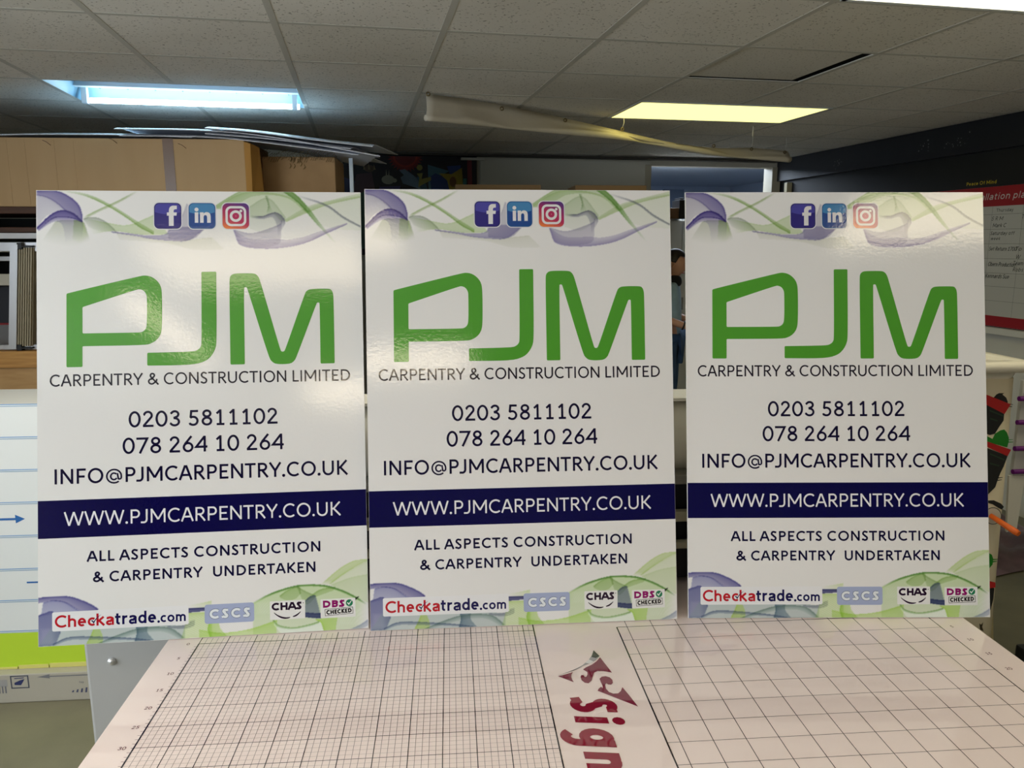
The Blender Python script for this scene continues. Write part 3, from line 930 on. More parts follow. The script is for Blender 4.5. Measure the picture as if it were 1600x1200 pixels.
def wave_grid(ribbons, y0, y1, step, hatch):
    nx, ny = int(594 / step) + 1, int(round((y1 - y0) / step)) + 1
    img = np.ones((ny, nx, 3)) * np.array(WHITE)
    for up, lo, col, a0, a1, f0, f1 in ribbons:
        n, m = 900, 260
        U, L = catmull(up, n), catmull(lo, n)
        t = np.linspace(0, 1, m)[None, :, None]
        P = U[:, None, :] * (1 - t) + L[:, None, :] * t
        s = np.linspace(0, 1, n)[:, None]
        al = a0 + (a1 - a0) * t[..., 0] + 0 * s
        wd = np.linalg.norm(U - L, axis=1)[:, None]
        al = al * (.80 if col[1] > col[0] + 15 else .95)
        al = al + .30 * (a0 + .15) * np.exp(-t[..., 0] * wd / 1.1) + .18 * a1 * np.exp(-(1 - t[..., 0]) * wd / 1.0)
        if f0:
            al = al * np.clip(s / f0, 0, 1)
        if f1:
            al = al * np.clip((1 - s) / f1, 0, 1)
        ix = np.rint(P[..., 0] / step).astype(int).ravel()
        iy = np.rint((P[..., 1] - y0) / step).astype(int).ravel()
        ok = (ix >= 0) & (ix < nx) & (iy >= 0) & (iy < ny)
        A = np.zeros((ny, nx))
        np.maximum.at(A, (iy[ok], ix[ok]), al.ravel()[ok])
        Ap = np.pad(A, 1, mode='edge')
        A = (Ap[:-2, 1:-1] + Ap[2:, 1:-1] + Ap[1:-1, :-2] + Ap[1:-1, 2:] + 2 * A) / 6
        # the ribbons overprint: tint through the ink below
        img = img * (1 - A[..., None]) + (np.array(col) * (.55 + .45 * img / 229)) * A[..., None]
    yy, xx = np.mgrid[0:ny, 0:nx]
    X, Y = xx * step, yy * step + y0
    for x0, x1, h0, h1, ang, per, st in hatch:                 # fine guilloche lines
        r = ((X > x0) & (X < x1) & (Y > h0) & (Y < h1))
        d = np.sin(2 * PI * (X * math.cos(ang) + Y * math.sin(ang) + .02 * (X - x0) ** 2 / 4) / per)
        e = np.clip(np.minimum.reduce([(X - x0) / 8, (x1 - X) / 8, (Y - h0) / 5, (h1 - Y) / 5]), 0, 1)
        k = (np.clip(d, 0, 1) * st * e * r)[..., None]
        img = img * (1 - k) + 240 * k
    return img, nx, ny


def wave_mesh(name, ribbons, y0, y1, step, hatch, z):
    img, nx, ny = wave_grid(ribbons, y0, y1, step, hatch)
    xs = np.linspace(.0004, .5936, nx)
    ys = np.linspace(max(y0, .4), min(y1, 840.6), ny) / 1000
    co = np.zeros((ny, nx, 3))
    co[..., 0] = xs[None]
    co[..., 1] = ys[:, None]
    co[..., 2] = z
    idx = np.arange(nx * ny).reshape(ny, nx)
    q = np.stack([idx[:-1, :-1], idx[:-1, 1:], idx[1:, 1:], idx[1:, :-1]], -1).reshape(-1, 4)
    me = bpy.data.meshes.new(name)
    me.from_pydata(co.reshape(-1, 3).tolist(), [], q.tolist())
    me.materials.append(PRINT)
    c = np.clip(img / 255, 0, 1)
    c = np.where(c <= .04045, c / 12.92, ((c + .055) / 1.055) ** 2.4)
    c = np.concatenate([c, np.ones((ny, nx, 1))], -1).astype(np.float32)
    ca = me.color_attributes.new('Col', 'FLOAT_COLOR', 'POINT')
    ca.data.foreach_set('color', c.ravel())
    me.update()
    ob = bpy.data.objects.new(name, me)
    COL.objects.link(ob)
    return ob


def eased(poly):
    """round every corner of a polygon: tight at sharp corners, fully at the joints of a bend"""
    out, n = [], len(poly)
    for k in range(n):
        p, a, b = Vector(poly[k]), Vector(poly[k - 1]), Vector(poly[(k + 1) % n])
        u, v = a - p, b - p
        sharp = u.normalized().dot(v.normalized()) > -.5
        d0, d1 = (min(2.4 if sharp else 99, .48 * e.length) for e in (u, v))
        p0, p1 = p + u.normalized() * d0, p + v.normalized() * d1
        out += [tuple(p0 * (1 - t) ** 2 + p * 2 * t * (1 - t) + p1 * t * t) for t in (0, .25, .5, .75, 1)]
    return out


MMS = Matrix.Scale(.001, 4)                                   # artwork is written in millimetres


def art(col):
    m_ = MB()
    m_.color(col)
    return m_


NAVY, INK, GREEN = (10, 7, 52), (20, 12, 36), (76, 152, 42)


def make_board(label):
    root = thing('display_board', label, 'sign board', (0, 0, 0))
    P = lambda m_, name, mt=PRINT: m_.build(name, mt, root)
    b = art(WHITE)
    b.face([(0, 0, 0), (.594, 0, 0), (.594, .841, 0), (0, .841, 0)])
    b.mi = 1
    for q in (((0, 0, -.005), (0, .841, -.005), (.594, .841, -.005), (.594, 0, -.005)), ((0, 0, 0), (0, 0, -.005), (.594, 0, -.005), (.594, 0, 0)),
              ((0, .841, 0), (.594, .841, 0), (.594, .841, -.005), (0, .841, -.005)), ((0, 0, 0), (0, .841, 0), (0, .841, -.005), (0, 0, -.005)),
              ((.594, 0, 0), (.594, 0, -.005), (.594, .841, -.005), (.594, .841, 0))):
        b.face(q)
    b.build('foam_panel', [PRINT, FOAM], root)
    wt = wave_mesh('wave_decoration', WAVE_TOP, 724, 841, 1.1, [], .00005)
    wt.parent = root
    wb = wave_mesh('wave_decoration', WAVE_BOTTOM, 0, 133, 1.1,
                   [(384, 415, 36, 62, .3, 3.2, .35), (318, 372, 3, 26, .9, 3.6, .5), (0, 30, 2, 34, .6, 3.0, .3), (535, 592, 6, 40, .2, 3.4, .3), (255, 300, 4, 42, 1.2, 3.8, .3)], .00005)
    wb.parent = root
    # big green initials
    b = art(GREEN)
    b.fill([eased(LOGO_P1), eased(LOGO_P2)], MMS, .2)
    b.fill([eased(LOGO_J)], MMS, .2)
    b.fill([eased(LOGO_M)], MMS, .2)
    P(b, 'company_logo')
    b = art(INK)
    text(b, 'CARPENTRY & CONSTRUCTION LIMITED', 22.3, 567.8, 474.6, 22.0, MMS, .2, .132)
    P(b, 'company_name')
    b = art((14, 8, 48))
    text(b, '0203 5811102', 160.2, 430.8, 395.6, 29.6, MMS, .2, .14)
    P(b, 'phone_number')
    b = art((14, 8, 48))
    text(b, '078 264 10 264', 149.2, 441.4, 346.5, 29.7, MMS, .2, .14)
    P(b, 'phone_number')
    b = art((14, 8, 48))
    text(b, 'INFO@PJMCARPENTRY.CO.UK', 29.5, 560.3, 294.3, 27.6, MMS, .2, .148)
    P(b, 'email_address')
    b = art((9, 6, 66))
    b.face([MMS @ Vector(q) for q in ((0.3, 195.6, .15), (593.7, 195.6, .15), (593.7, 264.8, .15), (.3, 264.8, .15))])
    band = P(b, 'web_address_band')
    b = art((232, 230, 228))
    text(b, 'WWW.PJMCARPENTRY.CO.UK', 45.5, 545.8, 217.2, 25.8, MMS, .3, .125)
    b.build('web_address', PRINT, band)
    b = art(NAVY)
    text(b, 'ALL ASPECTS CONSTRUCTION', 85, 506.4, 150.3, 19.5, MMS, .2, .18, track=.01)
    text(b, '& CARPENTRY', 95, 290, 112.3, 19.2, MMS, .2, .18, track=.01)
    text(b, 'UNDERTAKEN', 308.6, 496.6, 112.0, 19.4, MMS, .2, .18, track=.01)
    P(b, 'slogan_text')
    # round cornered social media icons
    for x0, kind in ((209.5, 'f'), (272, 'in'), (334, 'cam')):
        y0, y1, x1 = 769, 818.5, x0 + 49.3
        b = art((214, 212, 214))
        b.fill([rrect(x0 - 1.6, y0 - 1.6, x1 + 1.6, y1 + 1.6, 10)], MMS, .15)
        if kind == 'cam':
            n = 16
            poly = rrect(x0, y0, x1, y1, 9.5)

            def cc(x, y):
                s, tt = (x - x0) / 49.3, (y - y0) / 49.5
                c0, c1, c2 = np.array((238, 140, 48)), np.array((176, 34, 84)), np.array((78, 46, 118))
                v = min(max(.25 * s + .85 * tt, 0), 1)
                q = c0 * (1 - v / .4) + c1 * v / .4 if v < .4 else (c1 if v < .62 else c1 * (1 - (v - .62) / .38) + c2 * (v - .62) / .38)
                return lin(q)
            mid = ((x0 + x1) / 2, (y0 + y1) / 2)
            rings = [[(mid[0] + (px_ - mid[0]) * r, mid[1] + (py_ - mid[1]) * r) for px_, py_ in poly] for r in (1, .75, .5, .25, .02)]
            for ra, rb in zip(rings, rings[1:]):
                for q in range(len(poly)):
                    w2 = (q + 1) % len(poly)
                    pts = [ra[q], ra[w2], rb[w2], rb[q]]
                    b.face([MMS @ Vector((*p_, .2)) for p_ in pts], [cc(*p_) for p_ in pts])
        else:
            dk, lt, ed = ((40, 30, 116), (66, 62, 150), (30, 26, 96)) if kind == 'f' else ((18, 66, 136), (60, 124, 172), (24, 84, 136))
            b.color(ed).fill([rrect(x0, y0, x1, y1, 9)], MMS, .18)
            b.color(lt).fill([rrect(x0 + 1.6, y0 + 1.6, x1 - 1.6, y1 - 1.6, 8)], MMS, .2)
            low = [p_ for p_ in rrect(x0 + 1.6, y0 + 1.6, x1 - 1.6, y1 - 1.6, 8) if p_[1] < 790]
            low = sorted([p_ for p_ in low if p_[0] < x0 + 24], key=lambda p_: -p_[1]) + sorted([p_ for p_ in low if p_[0] >= x0 + 24], key=lambda p_: p_[1])
            low = low + [(x1 - 1.6, 800.5)] + [(x1 - 1.6 - k * 4.61, 800.5 - 4 * math.sin(PI * k / 10)) for k in range(1, 10)] + [(x0 + 1.6, 800.5)]
            b.color(dk).fill([low], MMS, .22)
        ic = P(b, 'social_media_icon')
        s_ = art((222, 218, 216))
        if kind == 'f':
            s_.fill([[(236, 774.5), (236.1, 794), (232.6, 794), (232.6, 800.2), (236.2, 800.3), (236.3, 804.9), (237.0, 808), (238.5, 810.7), (241, 812.5), (243.6, 813.2), (250.8, 813.2),
                      (250.7, 806.4), (247.4, 806.2), (245.5, 805.2), (244.9, 803.5), (244.9, 800.3), (250.7, 800.3), (249.9, 794.1), (244.8, 794.1), (244.7, 774.6)]], MMS, .3)
        elif kind == 'in':
            s_.fill([el(286.6, 805.9, 3.7, 3.7, 0, 340, 16)], MMS, .3)
            s_.fill([[(283.3, 780.6), (289.7, 780.6), (289.7, 800.6), (283.3, 800.6)]], MMS, .3)
            s_.fill([[(292.9, 780.6), (299.4, 780.6), (299.4, 792), (300.4, 794.6), (302.8, 795.4), (305, 794.4), (305.8, 791.6), (305.8, 780.6), (312.4, 780.6), (312.4, 793), (311.6, 797.4),
                      (309, 800.2), (305.2, 801.1), (302, 800.4), (299.4, 798), (299.4, 800.6), (292.9, 800.6)]], MMS, .3)
        else:
            o1, i1 = rrect(339.6, 774.2, 378, 812.8, 10.5, 7), rrect(343.9, 778.5, 373.7, 808.5, 6.6, 7)
            s_.fill([o1, i1[::-1]], MMS, .3)
            s_.fill([el(358.6, 793.6, 11.2, 11.2, 0, 352, 28), el(358.6, 793.6, 6.4, 6.4, 352, 0, 28)], MMS, .3)
            s_.fill([el(368.3, 803.6, 2.6, 2.6, 0, 330, 10)], MMS, .3)
        s_.build('icon_symbol', PRINT, ic)
    # accreditation badges along the foot
    b = art((230, 228, 228))
    b.fill([rrect(24, 26.3, 263.7, 61.1, 3)], MMS, .15)
    b.color((184, 24, 38))
    e = text(b, 'Checka', 28.5, 131.8, 32.8, 22.2, MMS, .2, .18, track=-.1)
    b.color((20, 16, 76))
    text(b, 'trade', 133.4, 206.0, 32.7, 22.8, MMS, .2, .18, track=-.1)
    text(b, '.com', 208.5, 258.8, 32.6, 18.6, MMS, .2, .18, track=-.08)
    b.color((22, 22, 80)).fill([[(91.4, 42.6), (93.6, 43.6), (96.0, 40.8), (99.6, 45.6), (104, 49.8), (110, 53.2), (103.4, 48), (99, 42), (96.4, 37.2)]], MMS, .3)
    P(b, 'trade_badge')
    b = art((163, 172, 202))
    b.fill([rrect(292.6, 24.9, 382.4, 60.5, 4.5)], MMS, .15)
    b.color((96, 106, 124))
    text(b, 'CSCS', 301, 375, 34.0, 17.4, MMS, .2, .26, halo=.1, track=.05)
    b.color((226, 230, 232))
    text(b, 'CSCS', 301, 375, 34.0, 17.4, MMS, .3, .26, track=.05)
    P(b, 'trade_badge')
    b = art((228, 226, 222))
    b.fill([rrect(411.2, 25.7, 476, 60.4, 1.5)], MMS, .15)
    b.color((38, 14, 44))
    text(b, 'CHAS', 414, 470, 43.0, 14.2, MMS, .2, .27, track=-.11)
    arc = lambda x0_, x1_, n_: [(x, 29.2 + ((x - 443.2) / 25) ** 2 * 10.6) for x in np.linspace(x0_, x1_, n_)]
    for x0_, x1_ in ((418.4, 448.2), (453.0, 467.6)):
        up = arc(x0_, x1_, 12)
        lo = [(x, y - 3.0 * math.sin(PI * (.12 + .76 * k / 11)) - .4) for k, (x, y) in enumerate(up)]
        b.fill([lo + up[::-1]], MMS, .2)
    b.fill([el(472.6, 54.8, .9, .9, 0, 330, 8)], MMS, .2)
    P(b, 'trade_badge')
    b = art((228, 226, 222))
    b.fill([rrect(504.7, 23.6, 569.9, 59.3, 1.5)], MMS, .15)
    b.color((140, 18, 98))
    text(b, 'DBS', 508.4, 550.0, 43.2, 13.4, MMS, .2, .28, track=-.11)
    b.color((40, 122, 84)).fill([el(558.6, 50.2, 6.6, 6.6, 0, 345, 22)], MMS, .2)
    b.color((226, 230, 226)).fill([[(554.2, 50.4), (555.8, 51.6), (557.6, 49.0), (561.2, 53.6), (564.6, 57.0), (561.4, 51.4), (557.6, 46.2)]], MMS, .3)
    Ms = MMS @ Matrix.Translation((539, 35, 0)) @ Matrix.Rotation(math.radians(2.5), 4, 'Z')
    b.color((30, 26, 30))
    b.fill([rrect(-26.4, -6.4, 26.4, 6.4, .4, 1), rrect(-25.5, -5.5, 25.5, 5.5, .3, 1)[::-1]], Ms, .2)
    text(b, 'CHECKED', -23.6, 23.6, -4.0, 8.2, Ms, .2, .27, track=-.08)
    P(b, 'trade_badge')
    return root


def board_matrix(x, y, yaw, lean):
    r = Vector((math.cos(yaw), math.sin(yaw), 0))
    n = Vector((-math.sin(yaw), math.cos(yaw), 0))
    up = Vector((0, 0, math.cos(lean))) + n * math.sin(lean)
    return frame((x, y, TZ + .0015), r, up)


GRP = 'printed boards standing on the table'
proto = make_board('leftmost printed display board, overhanging the table edge, glare streak across its green initials')
proto['group'] = GRP
proto.matrix_world = board_matrix(-.28768, .00954, .037353, .214979)
for lab, p_ in (('middle printed display board, second of the three standing on the gridded table', (.310485, .020419, .000234, .190021)),
                ('rightmost printed display board, warm glare in its top right corner, beside the decorated bin', (.927211, .021574, -.073426, .204813))):
    q = copy_tree(proto)
    q['label'] = lab
    q.matrix_world = board_matrix(*p_)


# ------------------------------------------------------------------ storage rack on the left with everything in it
KRAFT = mat('kraft_cardboard', (196, 164, 122), .85, noise=(3, (190, 158, 116), .3, .7), bump=(10, .06, .003), noise_scale=(3, 1, .5))
KDARK = mat('old_kraft_cardboard', (176, 142, 100), .85, noise=(6, (160, 126, 86), .3, .7))
TAPE = mat('brown_packing_tape', (120, 90, 66), .3)
DWOOD = mat('dark_stained_wood', (84, 48, 24), .6, noise=(8, (60, 34, 16), .3, .7), noise_scale=(1, 8, 8))
PLY = mat('pale_plywood', (206, 166, 112), .6, noise=(5, (188, 146, 92), .3, .7), noise_scale=(1, 4, 8))
WOODB = mat('orange_pine', (208, 156, 84), .55, noise=(6, (184, 130, 64), .3, .7), noise_scale=(1, 6, 14))
RY = 2.95                                                     # depth of the rack's front
RX0, RX1 = -2.35, -.125
zat = lambda py, y=RY: at(28, py, y).z
xat = lambda px, py, y=RY: at(px, py, y).x
RL = Vector(((RX0 + RX1) / 2, RY + .35, 0))
rack = thing('storage_rack', 'dark wooden storage rack behind the left board, loaded with cardboard boxes and a ladder', 'rack', RL)
zsh1 = zat(323)
for nm, z0, z1, m_ in (('shelf', zsh1 - .035, zsh1, DWOOD), ('shelf', zat(363), zat(355), DWOOD), ('shelf', zat(575), zat(549), WOODB)):
    mb = MB()
    mb.box((RX0, RY, z0), (RX1, RY + .72, z1), bev=.003)
    mb.build(nm, m_, rack, RL)
mb = MB()
mb.box((RX0, RY + .02, zat(640)), (RX1, RY + .04, zat(575) - .001), bev=.002)
mb.build('fascia_panel', PLY, rack, RL)
mb = MB()
mb.box((RX0, RY + .70, .02), (RX1, RY + .72, zsh1 - .04))
mb.build('back_panel', mat('dark_green_back', (22, 28, 27), .7), rack, RL)
for x0 in (RX0, RX1 - .06):
    for y0 in (RY + .03, RY + .62):
        mb = MB()
        mb.box((x0, y0, 0), (x0 + .06, y0 + .06, zsh1 - .036), bev=.003)
        mb.build('post', DWOOD, rack, RL)

# big carton lying on the top shelf
bx0, bx1 = RX0 + .02, xat(383, 260)
bz1 = at(200, 216, RY).z
c = Vector(((bx0 + bx1) / 2, RY + .3, zsh1))
big = thing('cardboard_box', 'long brown cardboard box with a tape strip, top shelf at far left', 'box', c, 'cardboard boxes')
mb = MB()
mb.box((bx0, RY + .004, zsh1 + .001), (bx1, RY + .56, bz1), bev=.004)
for px in (14, 42, 88, 118):                                   # pressed ribs of the board
    x = xat(px, 270)
    mb.box((x - .002, RY + .0025, zsh1 + .01), (x + .002, RY + .006, bz1 - .01))
mb.build('carton', KRAFT, big, c)
mb = MB()
x = xat(264, 265)
mb.box((x - .024, RY + .002, zsh1 + .003), (x + .03, RY + .0045, bz1 + .001))
mb.build('packing_tape', TAPE, big, c)
mb = MB()
xf = xat(381, 265)
mb.grid([[(xf, RY + .01, zsh1 + .01), (xf, RY + .01, bz1 - .01)], [(xf + .03, RY + .02, zsh1 + .01), (xf + .035, RY + .015, bz1 - .02)], [(xf + .075, RY + .10, zsh1 + .01), (xf + .06, RY + .09, bz1 - .03)]], smooth=False)
fl = mb.build('flap', mat('raw_flap_edge', (190, 140, 70), .8), big, c)
sm = fl.modifiers.new('thickness', 'SOLIDIFY')
sm.thickness = .006
for px, py in ((72, 222), (176, 219), (284, 227)):            # scratches
    mb = MB()
    a, b_ = at(px - 6, py - 3, RY + .001), at(px + 7, py + 5, RY + .001)
    mb.tube([a, (a + b_) / 2 + Vector((0, 0, .004)), b_], .0012, 5)
    mb.build('scratch', mat('dark_scratch', (74, 54, 34), .9), big, c)

# second carton, deeper and smaller
sx0, sx1 = xat(410, 270, RY + .25), xat(524, 270, RY + .25)
sz1 = at(470, 245, RY + .25).z
c = Vector(((sx0 + sx1) / 2, RY + .4, zsh1))
b2 = thing('cardboard_box', 'smaller brown cardboard box with ragged netting along its top, right of the long box', 'box', c, 'cardboard boxes')
mb = MB()
mb.box((sx0, RY + .25, zsh1 + .001), (sx1, RY + .62, sz1), bev=.005)
mb.build('carton', KDARK, b2, c)
mb = MB()
for k in range(34):                                           # torn strapping net
    x = sx0 + (sx1 - sx0) * k / 33
    z = sz1 + random.uniform(-.012, .012)
    mb.tube([(x, RY + .245, z - .02), (x + .012, RY + .243, z), (x - .004, RY + .246, z + .016), (x + .014, RY + .25, z + .03)], .0012, 4)
for k in range(14):
    x = (sx0 + sx1) / 2 + random.uniform(-.05, .04)
    z = sz1 - random.uniform(.01, .07)
    mb.tube([(x, RY + .246, z), (x + .01, RY + .240, z + .012), (x + .004, RY + .245, z + .024)], .002, 4)
mb.build('netting', mat('frayed_netting', (150, 128, 84), .8), b2, c)

# thin boards lying over both boxes, sagging to the right
SHEET = mat('white_corrugated_sheet', (222, 226, 236), .35)
SH = [((-40, 209), (60, 207), (190, 208), (300, 212), 0, .66, 'lowest of the white sheets, reaching past the left edge of the photo'),
      ((186, 211), (330, 212), (450, 226), (560, 241), -.02, .62, 'white sheet under the others, its end showing under the right tip'),
      ((320, 209), (420, 217), (500, 227), (548, 233), -.04, .58, 'short white sheet in the middle of the loose stack'),
      ((178, 203), (330, 205), (420, 214), (594, 246), -.06, .70, 'long white sheet with the drooping pointed right tip'),
      ((320, 203.5), (390, 208), (490, 222), (582, 232), -.07, .52, 'topmost white sheet of the loose stack')]
for k, (p0, p1, p2, p3, dy, dep, lab) in enumerate(SH):
    pts = [at(*q, RY + dy) for q in (p0, p1, p2, p3)]
    xs = np.linspace(pts[0].x, pts[3].x, 24)
    zs = np.interp(xs, [q.x for q in pts], [q.z for q in pts])
    zs = np.convolve(np.pad(zs, 3, mode='reflect', reflect_type='odd'), np.ones(7) / 7, 'valid') + (0, .0045, .009, .0135, .018)[k] + .006
    off = RY + dy
    rows = []
    for d in (0, .04, .09, .16, .4, .7, 1):
        drop = -.016 * max(0, 1 - d / .16) ** 2
        rows.append([Vector((x + (.10 * d if k != 3 else -.16 * d * (x - xs[0]) / (xs[-1] - xs[0])), off + dep * d, z + drop)) for x, z in zip(xs, zs)])
    mb = MB()
    mb.grid(rows)
    mb.grid([[q + Vector((0, 0, .0035)) for q in r] for r in rows[::-1]])
    edge = rows[0] + [r[-1] for r in rows[1:]] + rows[-1][::-1][1:] + [r[0] for r in rows[::-1][1:]]
    mb.grid([edge, [q + Vector((0, 0, .0035)) for q in edge]], smooth=False)
    o = mb.build('foam_sheet', SHEET, origin=rows[0][12])
    tag(o, lab, 'sheet', 'loose white sheets on the cardboard boxes')

# white pole standing at the rack's end
p0 = at(549, 270, RY + .3)
mb = MB()
mb.box((p0.x - .012, p0.y, 0), (p0.x + .010, p0.y + .02, at(549, 247, RY + .3).z), bev=.003)
tag(mb.build('pole', mat('white_plastic_pole', (200, 212, 222), .4), origin=(p0.x, p0.y, 0)), 'slim white upright pole beside the smaller cardboard box, left of the mural', 'pole')

# aluminium ladder lying on the pine shelf
ALUP = mat('ladder_aluminium', (200, 200, 202), .32, .8)
TREAD = mat('ribbed_tread', (158, 146, 120), .5, .4)
zs0 = zat(549) + .002
c = Vector((xat(28, 545), RY + .1, zs0))
lad = thing('ladder', 'aluminium ladder lying on the pine shelf, its ribbed tread facing out at the left edge', 'ladder', c)
for y0 in (RY + .05,):
    mb = MB()
    mb.box((RX0 + .05, y0, zs0), (xat(140, 545), y0 + .05, zs0 + .028), bev=.003)
    mb.build('side_rail', ALUP, lad, c)
    mb = MB()
    mb.box((RX0 + .05, y0, zat(378) - .05), (xat(140, 378), y0 + .05, zat(378)), bev=.003)
    mb.build('side_rail', ALUP, lad, c)
def upright(mb, tl, tr, br, bl, y0, y1):
    F_ = [at(*q, RY) for q in (bl, br, tr, tl)]
    f_, k_ = [Vector((q.x, y0, q.z)) for q in F_], [Vector((q.x, y1, q.z)) for q in F_]
    mb.face(f_); mb.face(k_[::-1])
    for e in range(4):
        mb.face([f_[e], k_[e], k_[(e + 1) % 4], f_[(e + 1) % 4]])


mb = MB()
upright(mb, (12, 382), (24, 382), (22, 546), (10, 546), RY + .02, RY + .075)
mb.build('stile', ALUP, lad, c)
mb = MB()
n = 6
for k in range(n):
    p0_, p1_ = k / n, (k + .62) / n
    upright(mb, (24.5 + 22 * p0_, 387), (24.5 + 22 * p1_, 387), (22.5 + 22 * p1_, 542), (22.5 + 22 * p0_, 542), RY + .03, RY + .06)
upright(mb, (24.5, 387), (46.5, 387), (44.5, 542), (22.5, 542), RY + .042, RY + .08)
mb.build('tread', TREAD, lad, c)
for py in (383, 543):
    mb = MB()
    z = zat(py)
    mb.box((xat(22, py), RY + .022, z - .022), (xat(30, py), RY + .08, z + .012), bev=.004)
    mb.box((xat(28, py), RY + .024, z - .012), (xat(46, py), RY + .08, z - .002), bev=.003)
    mb.build('end_cap', mat('black_plastic', (16, 16, 17), .45), lad, c)
# frames and panels standing behind it
for k, (y0, y1, col, lab) in enumerate(((452, 513, (26, 28, 40), 'dark navy panel with a thin red foot line behind the ladder'),)):
    mb = MB()
    mb.color(col).box((RX0 + .1, RY + .30, zat(513)), (xat(150, 500), RY + .31, zat(452)), bev=.002)
    mb.color((150, 24, 34)).box((RX0 + .1, RY + .297, zat(516)), (xat(150, 500), RY + .31, zat(513)))
    mb.color((128, 128, 130)).box((RX0 + .1, RY + .30, zs0), (xat(150, 500), RY + .31, zat(516)))
    tag(mb.build('panel', PAINT, origin=(-1.9, RY + .3, zs0)), lab, 'panel')
c = Vector((-1.9, RY + .22, zs0))
mf = thing('metal_frame', 'open frame of pale level bars behind the ladder tread', 'frame', c)
for y0, y1, dy in ((428, 446, .20), (386, 394, .20), (400, 408, .20)):
    mb = MB()
    mb.box((RX0 + .1, RY + dy, zat(y1, RY + dy)), (xat(150, y0, RY + dy), RY + dy + .03, zat(y0, RY + dy)), bev=.003)
    mb.build('bar', ALUP if y0 == 400 else mat('cream_bar', (214, 208, 190), .4), mf, c)
for x in (RX0 + .12, xat(130, 450)):
    mb = MB()
    mb.box((x, RY + .231, zs0), (x + .03, RY + .25, zat(386, RY + .2)), bev=.002)
    mb.build('upright', ALUP, mf, c)
mb = MB()
mb.box((RX0 + .02, RY - .012, zat(373)), (xat(150, 368), RY + .028, zat(364)), bev=.003)
mb.build('edge_rail', mat('white_rail', (216, 218, 222), .4), rack, RL)
# ------------------------------------------------------------------ striped carton and flat carton on the floor, left
SY = 1.38
sx1 = -.30
sx0 = -1.75
zb = at(20, 1043, SY).z
c = Vector((-1.0, SY + .15, zb))
st = thing('striped_box', 'tall white box with blue rules and arrows and a lime foot band', 'box', c)
mb = MB()
mb.color((216, 218, 216)).box((sx0, SY, zb + .002), (sx1, SY + .30, at(20, 632, SY).z), bev=.003)
MS = frame((0, SY - .0006, 0), (1, 0, 0), (0, 0, 1))


def onS(px, py, y=SY):
    q = at(px, py, y)
    return q.x, q.z


tl = (-.044)                                                   # rules climb slightly to the right
for py in (632, 683, 734, 785, 837, 889, 938, 986):
    x, z = onS(20, py)
    for dz, wd, col in ((0, .003, (106, 150, 196)), (-.0062, .0035, (150, 170, 190))):
        mb.color(col)
        stroke_poly(mb, [(sx0, z + dz), (sx1, z + dz)], wd, lambda a, b: MS @ Vector((a, b, 0)))
mb.color((20, 92, 160))
x, z = onS(20, 811)
xe = onS(38, 809)[0]
mb.fill([[(sx0 + .2, z - .004), (xe - .03, z - .004), (xe - .03, z - .016), (xe + .002, z), (xe - .03, z + .016), (xe - .03, z + .004), (sx0 + .2, z + .004)]], MS, .0003)
x, z = onS(42, 910)
mb.fill([[(x, z - .003), (x + .35, z - .003), (x + .35, z + .003), (x, z + .003)]], MS, .0003)
mb.build('carton', PAINT, st, c)
mb = MB()
zl1 = onS(20, 989)[1]
mb.color((178, 208, 44)).box((sx0 - .001, SY - .002, zb + .004), (sx1 + .001, SY + .298, zl1))
mb.build('lime_band', PAINT, st, c)
mb = MB()
for x0_, x1_, dz in ((sx0, onS(28, 1040)[0], .004), (onS(30, 1040)[0], onS(76, 1034)[0], .010), (onS(78, 1034)[0], sx1, .013)):
    mb.color((206, 200, 110)).box((x0_, SY - .004, zb - .004), (x1_, SY + .01, zb + dz))
mb.build('torn_edge', PAINT, st, c)
# grey flat carton underneath
FY = 1.34
c = Vector((-1.0, FY + .2, 0))
fc = thing('flat_carton', 'low grey-beige carton on the floor with a boxed symbol and arrow, under the striped box', 'box', c)
mb = MB()
mb.color((168, 162, 148)).box((-1.80, FY, .001), (-.27, FY + .42, zb - .005), bev=.004)
MF = frame((0, FY - .0006, 0), (1, 0, 0), (0, 0, 1))
onF = lambda px, py: onS(px, py, FY)
mb.color((60, 66, 84))
(xa, za), (xb, zb2) = onF(18, 1076), onF(44, 1055)
mb.fill([[(xa, za), (xb, za), (xb, zb2), (xa, zb2)], [(xa + .004, za + .004), (xa + .004, zb2 - .004), (xb - .004, zb2 - .004), (xb - .004, za + .004)]], MF)
mb.color((36, 44, 92))
wx, wz = xb - xa, zb2 - za
mb.fill([[(xa + wx * .2, za + wz * .28), (xa + wx * .55, za + wz * .25), (xa + wx * .78, za + wz * .72), (xa + wx * .5, za + wz * .62), (xa + wx * .2, za + wz * .45)]], MF)
stroke_poly(mb, [(xa + wx * .22, za + wz * .78), (xa + wx * .75, za + wz * .82)], .003, lambda a, b: MF @ Vector((a, b, 0)))
mb.color((112, 112, 116))
(xa, za), (xb, zb2) = onF(58, 1058), onF(131, 1052)
mb.fill([[(xa, za), (xa + .045, za + .010), (xa + .043, za + .003), (xb + .2, za + .003), (xb + .2, za - .001), (xa + .043, za - .001), (xa + .045, za - .007)]], MF)
(xa, za), (xb, zb2) = onF(-20, 1086), onF(11, 1062)
mb.color((150, 148, 146)).fill([[(xa, za + .03), (xb, za + .03), (xb, zb2), (xa, zb2)]], MF)
mb.color((110, 110, 118))
for k in range(7):
    xx = xa + (xb - xa) * k / 7
    mb.fill([[(xx, za + .004), (xx + .005, za + .004), (xx + .005, za + .032), (xx, za + .032)]], MF)
mb.color((60, 66, 96))
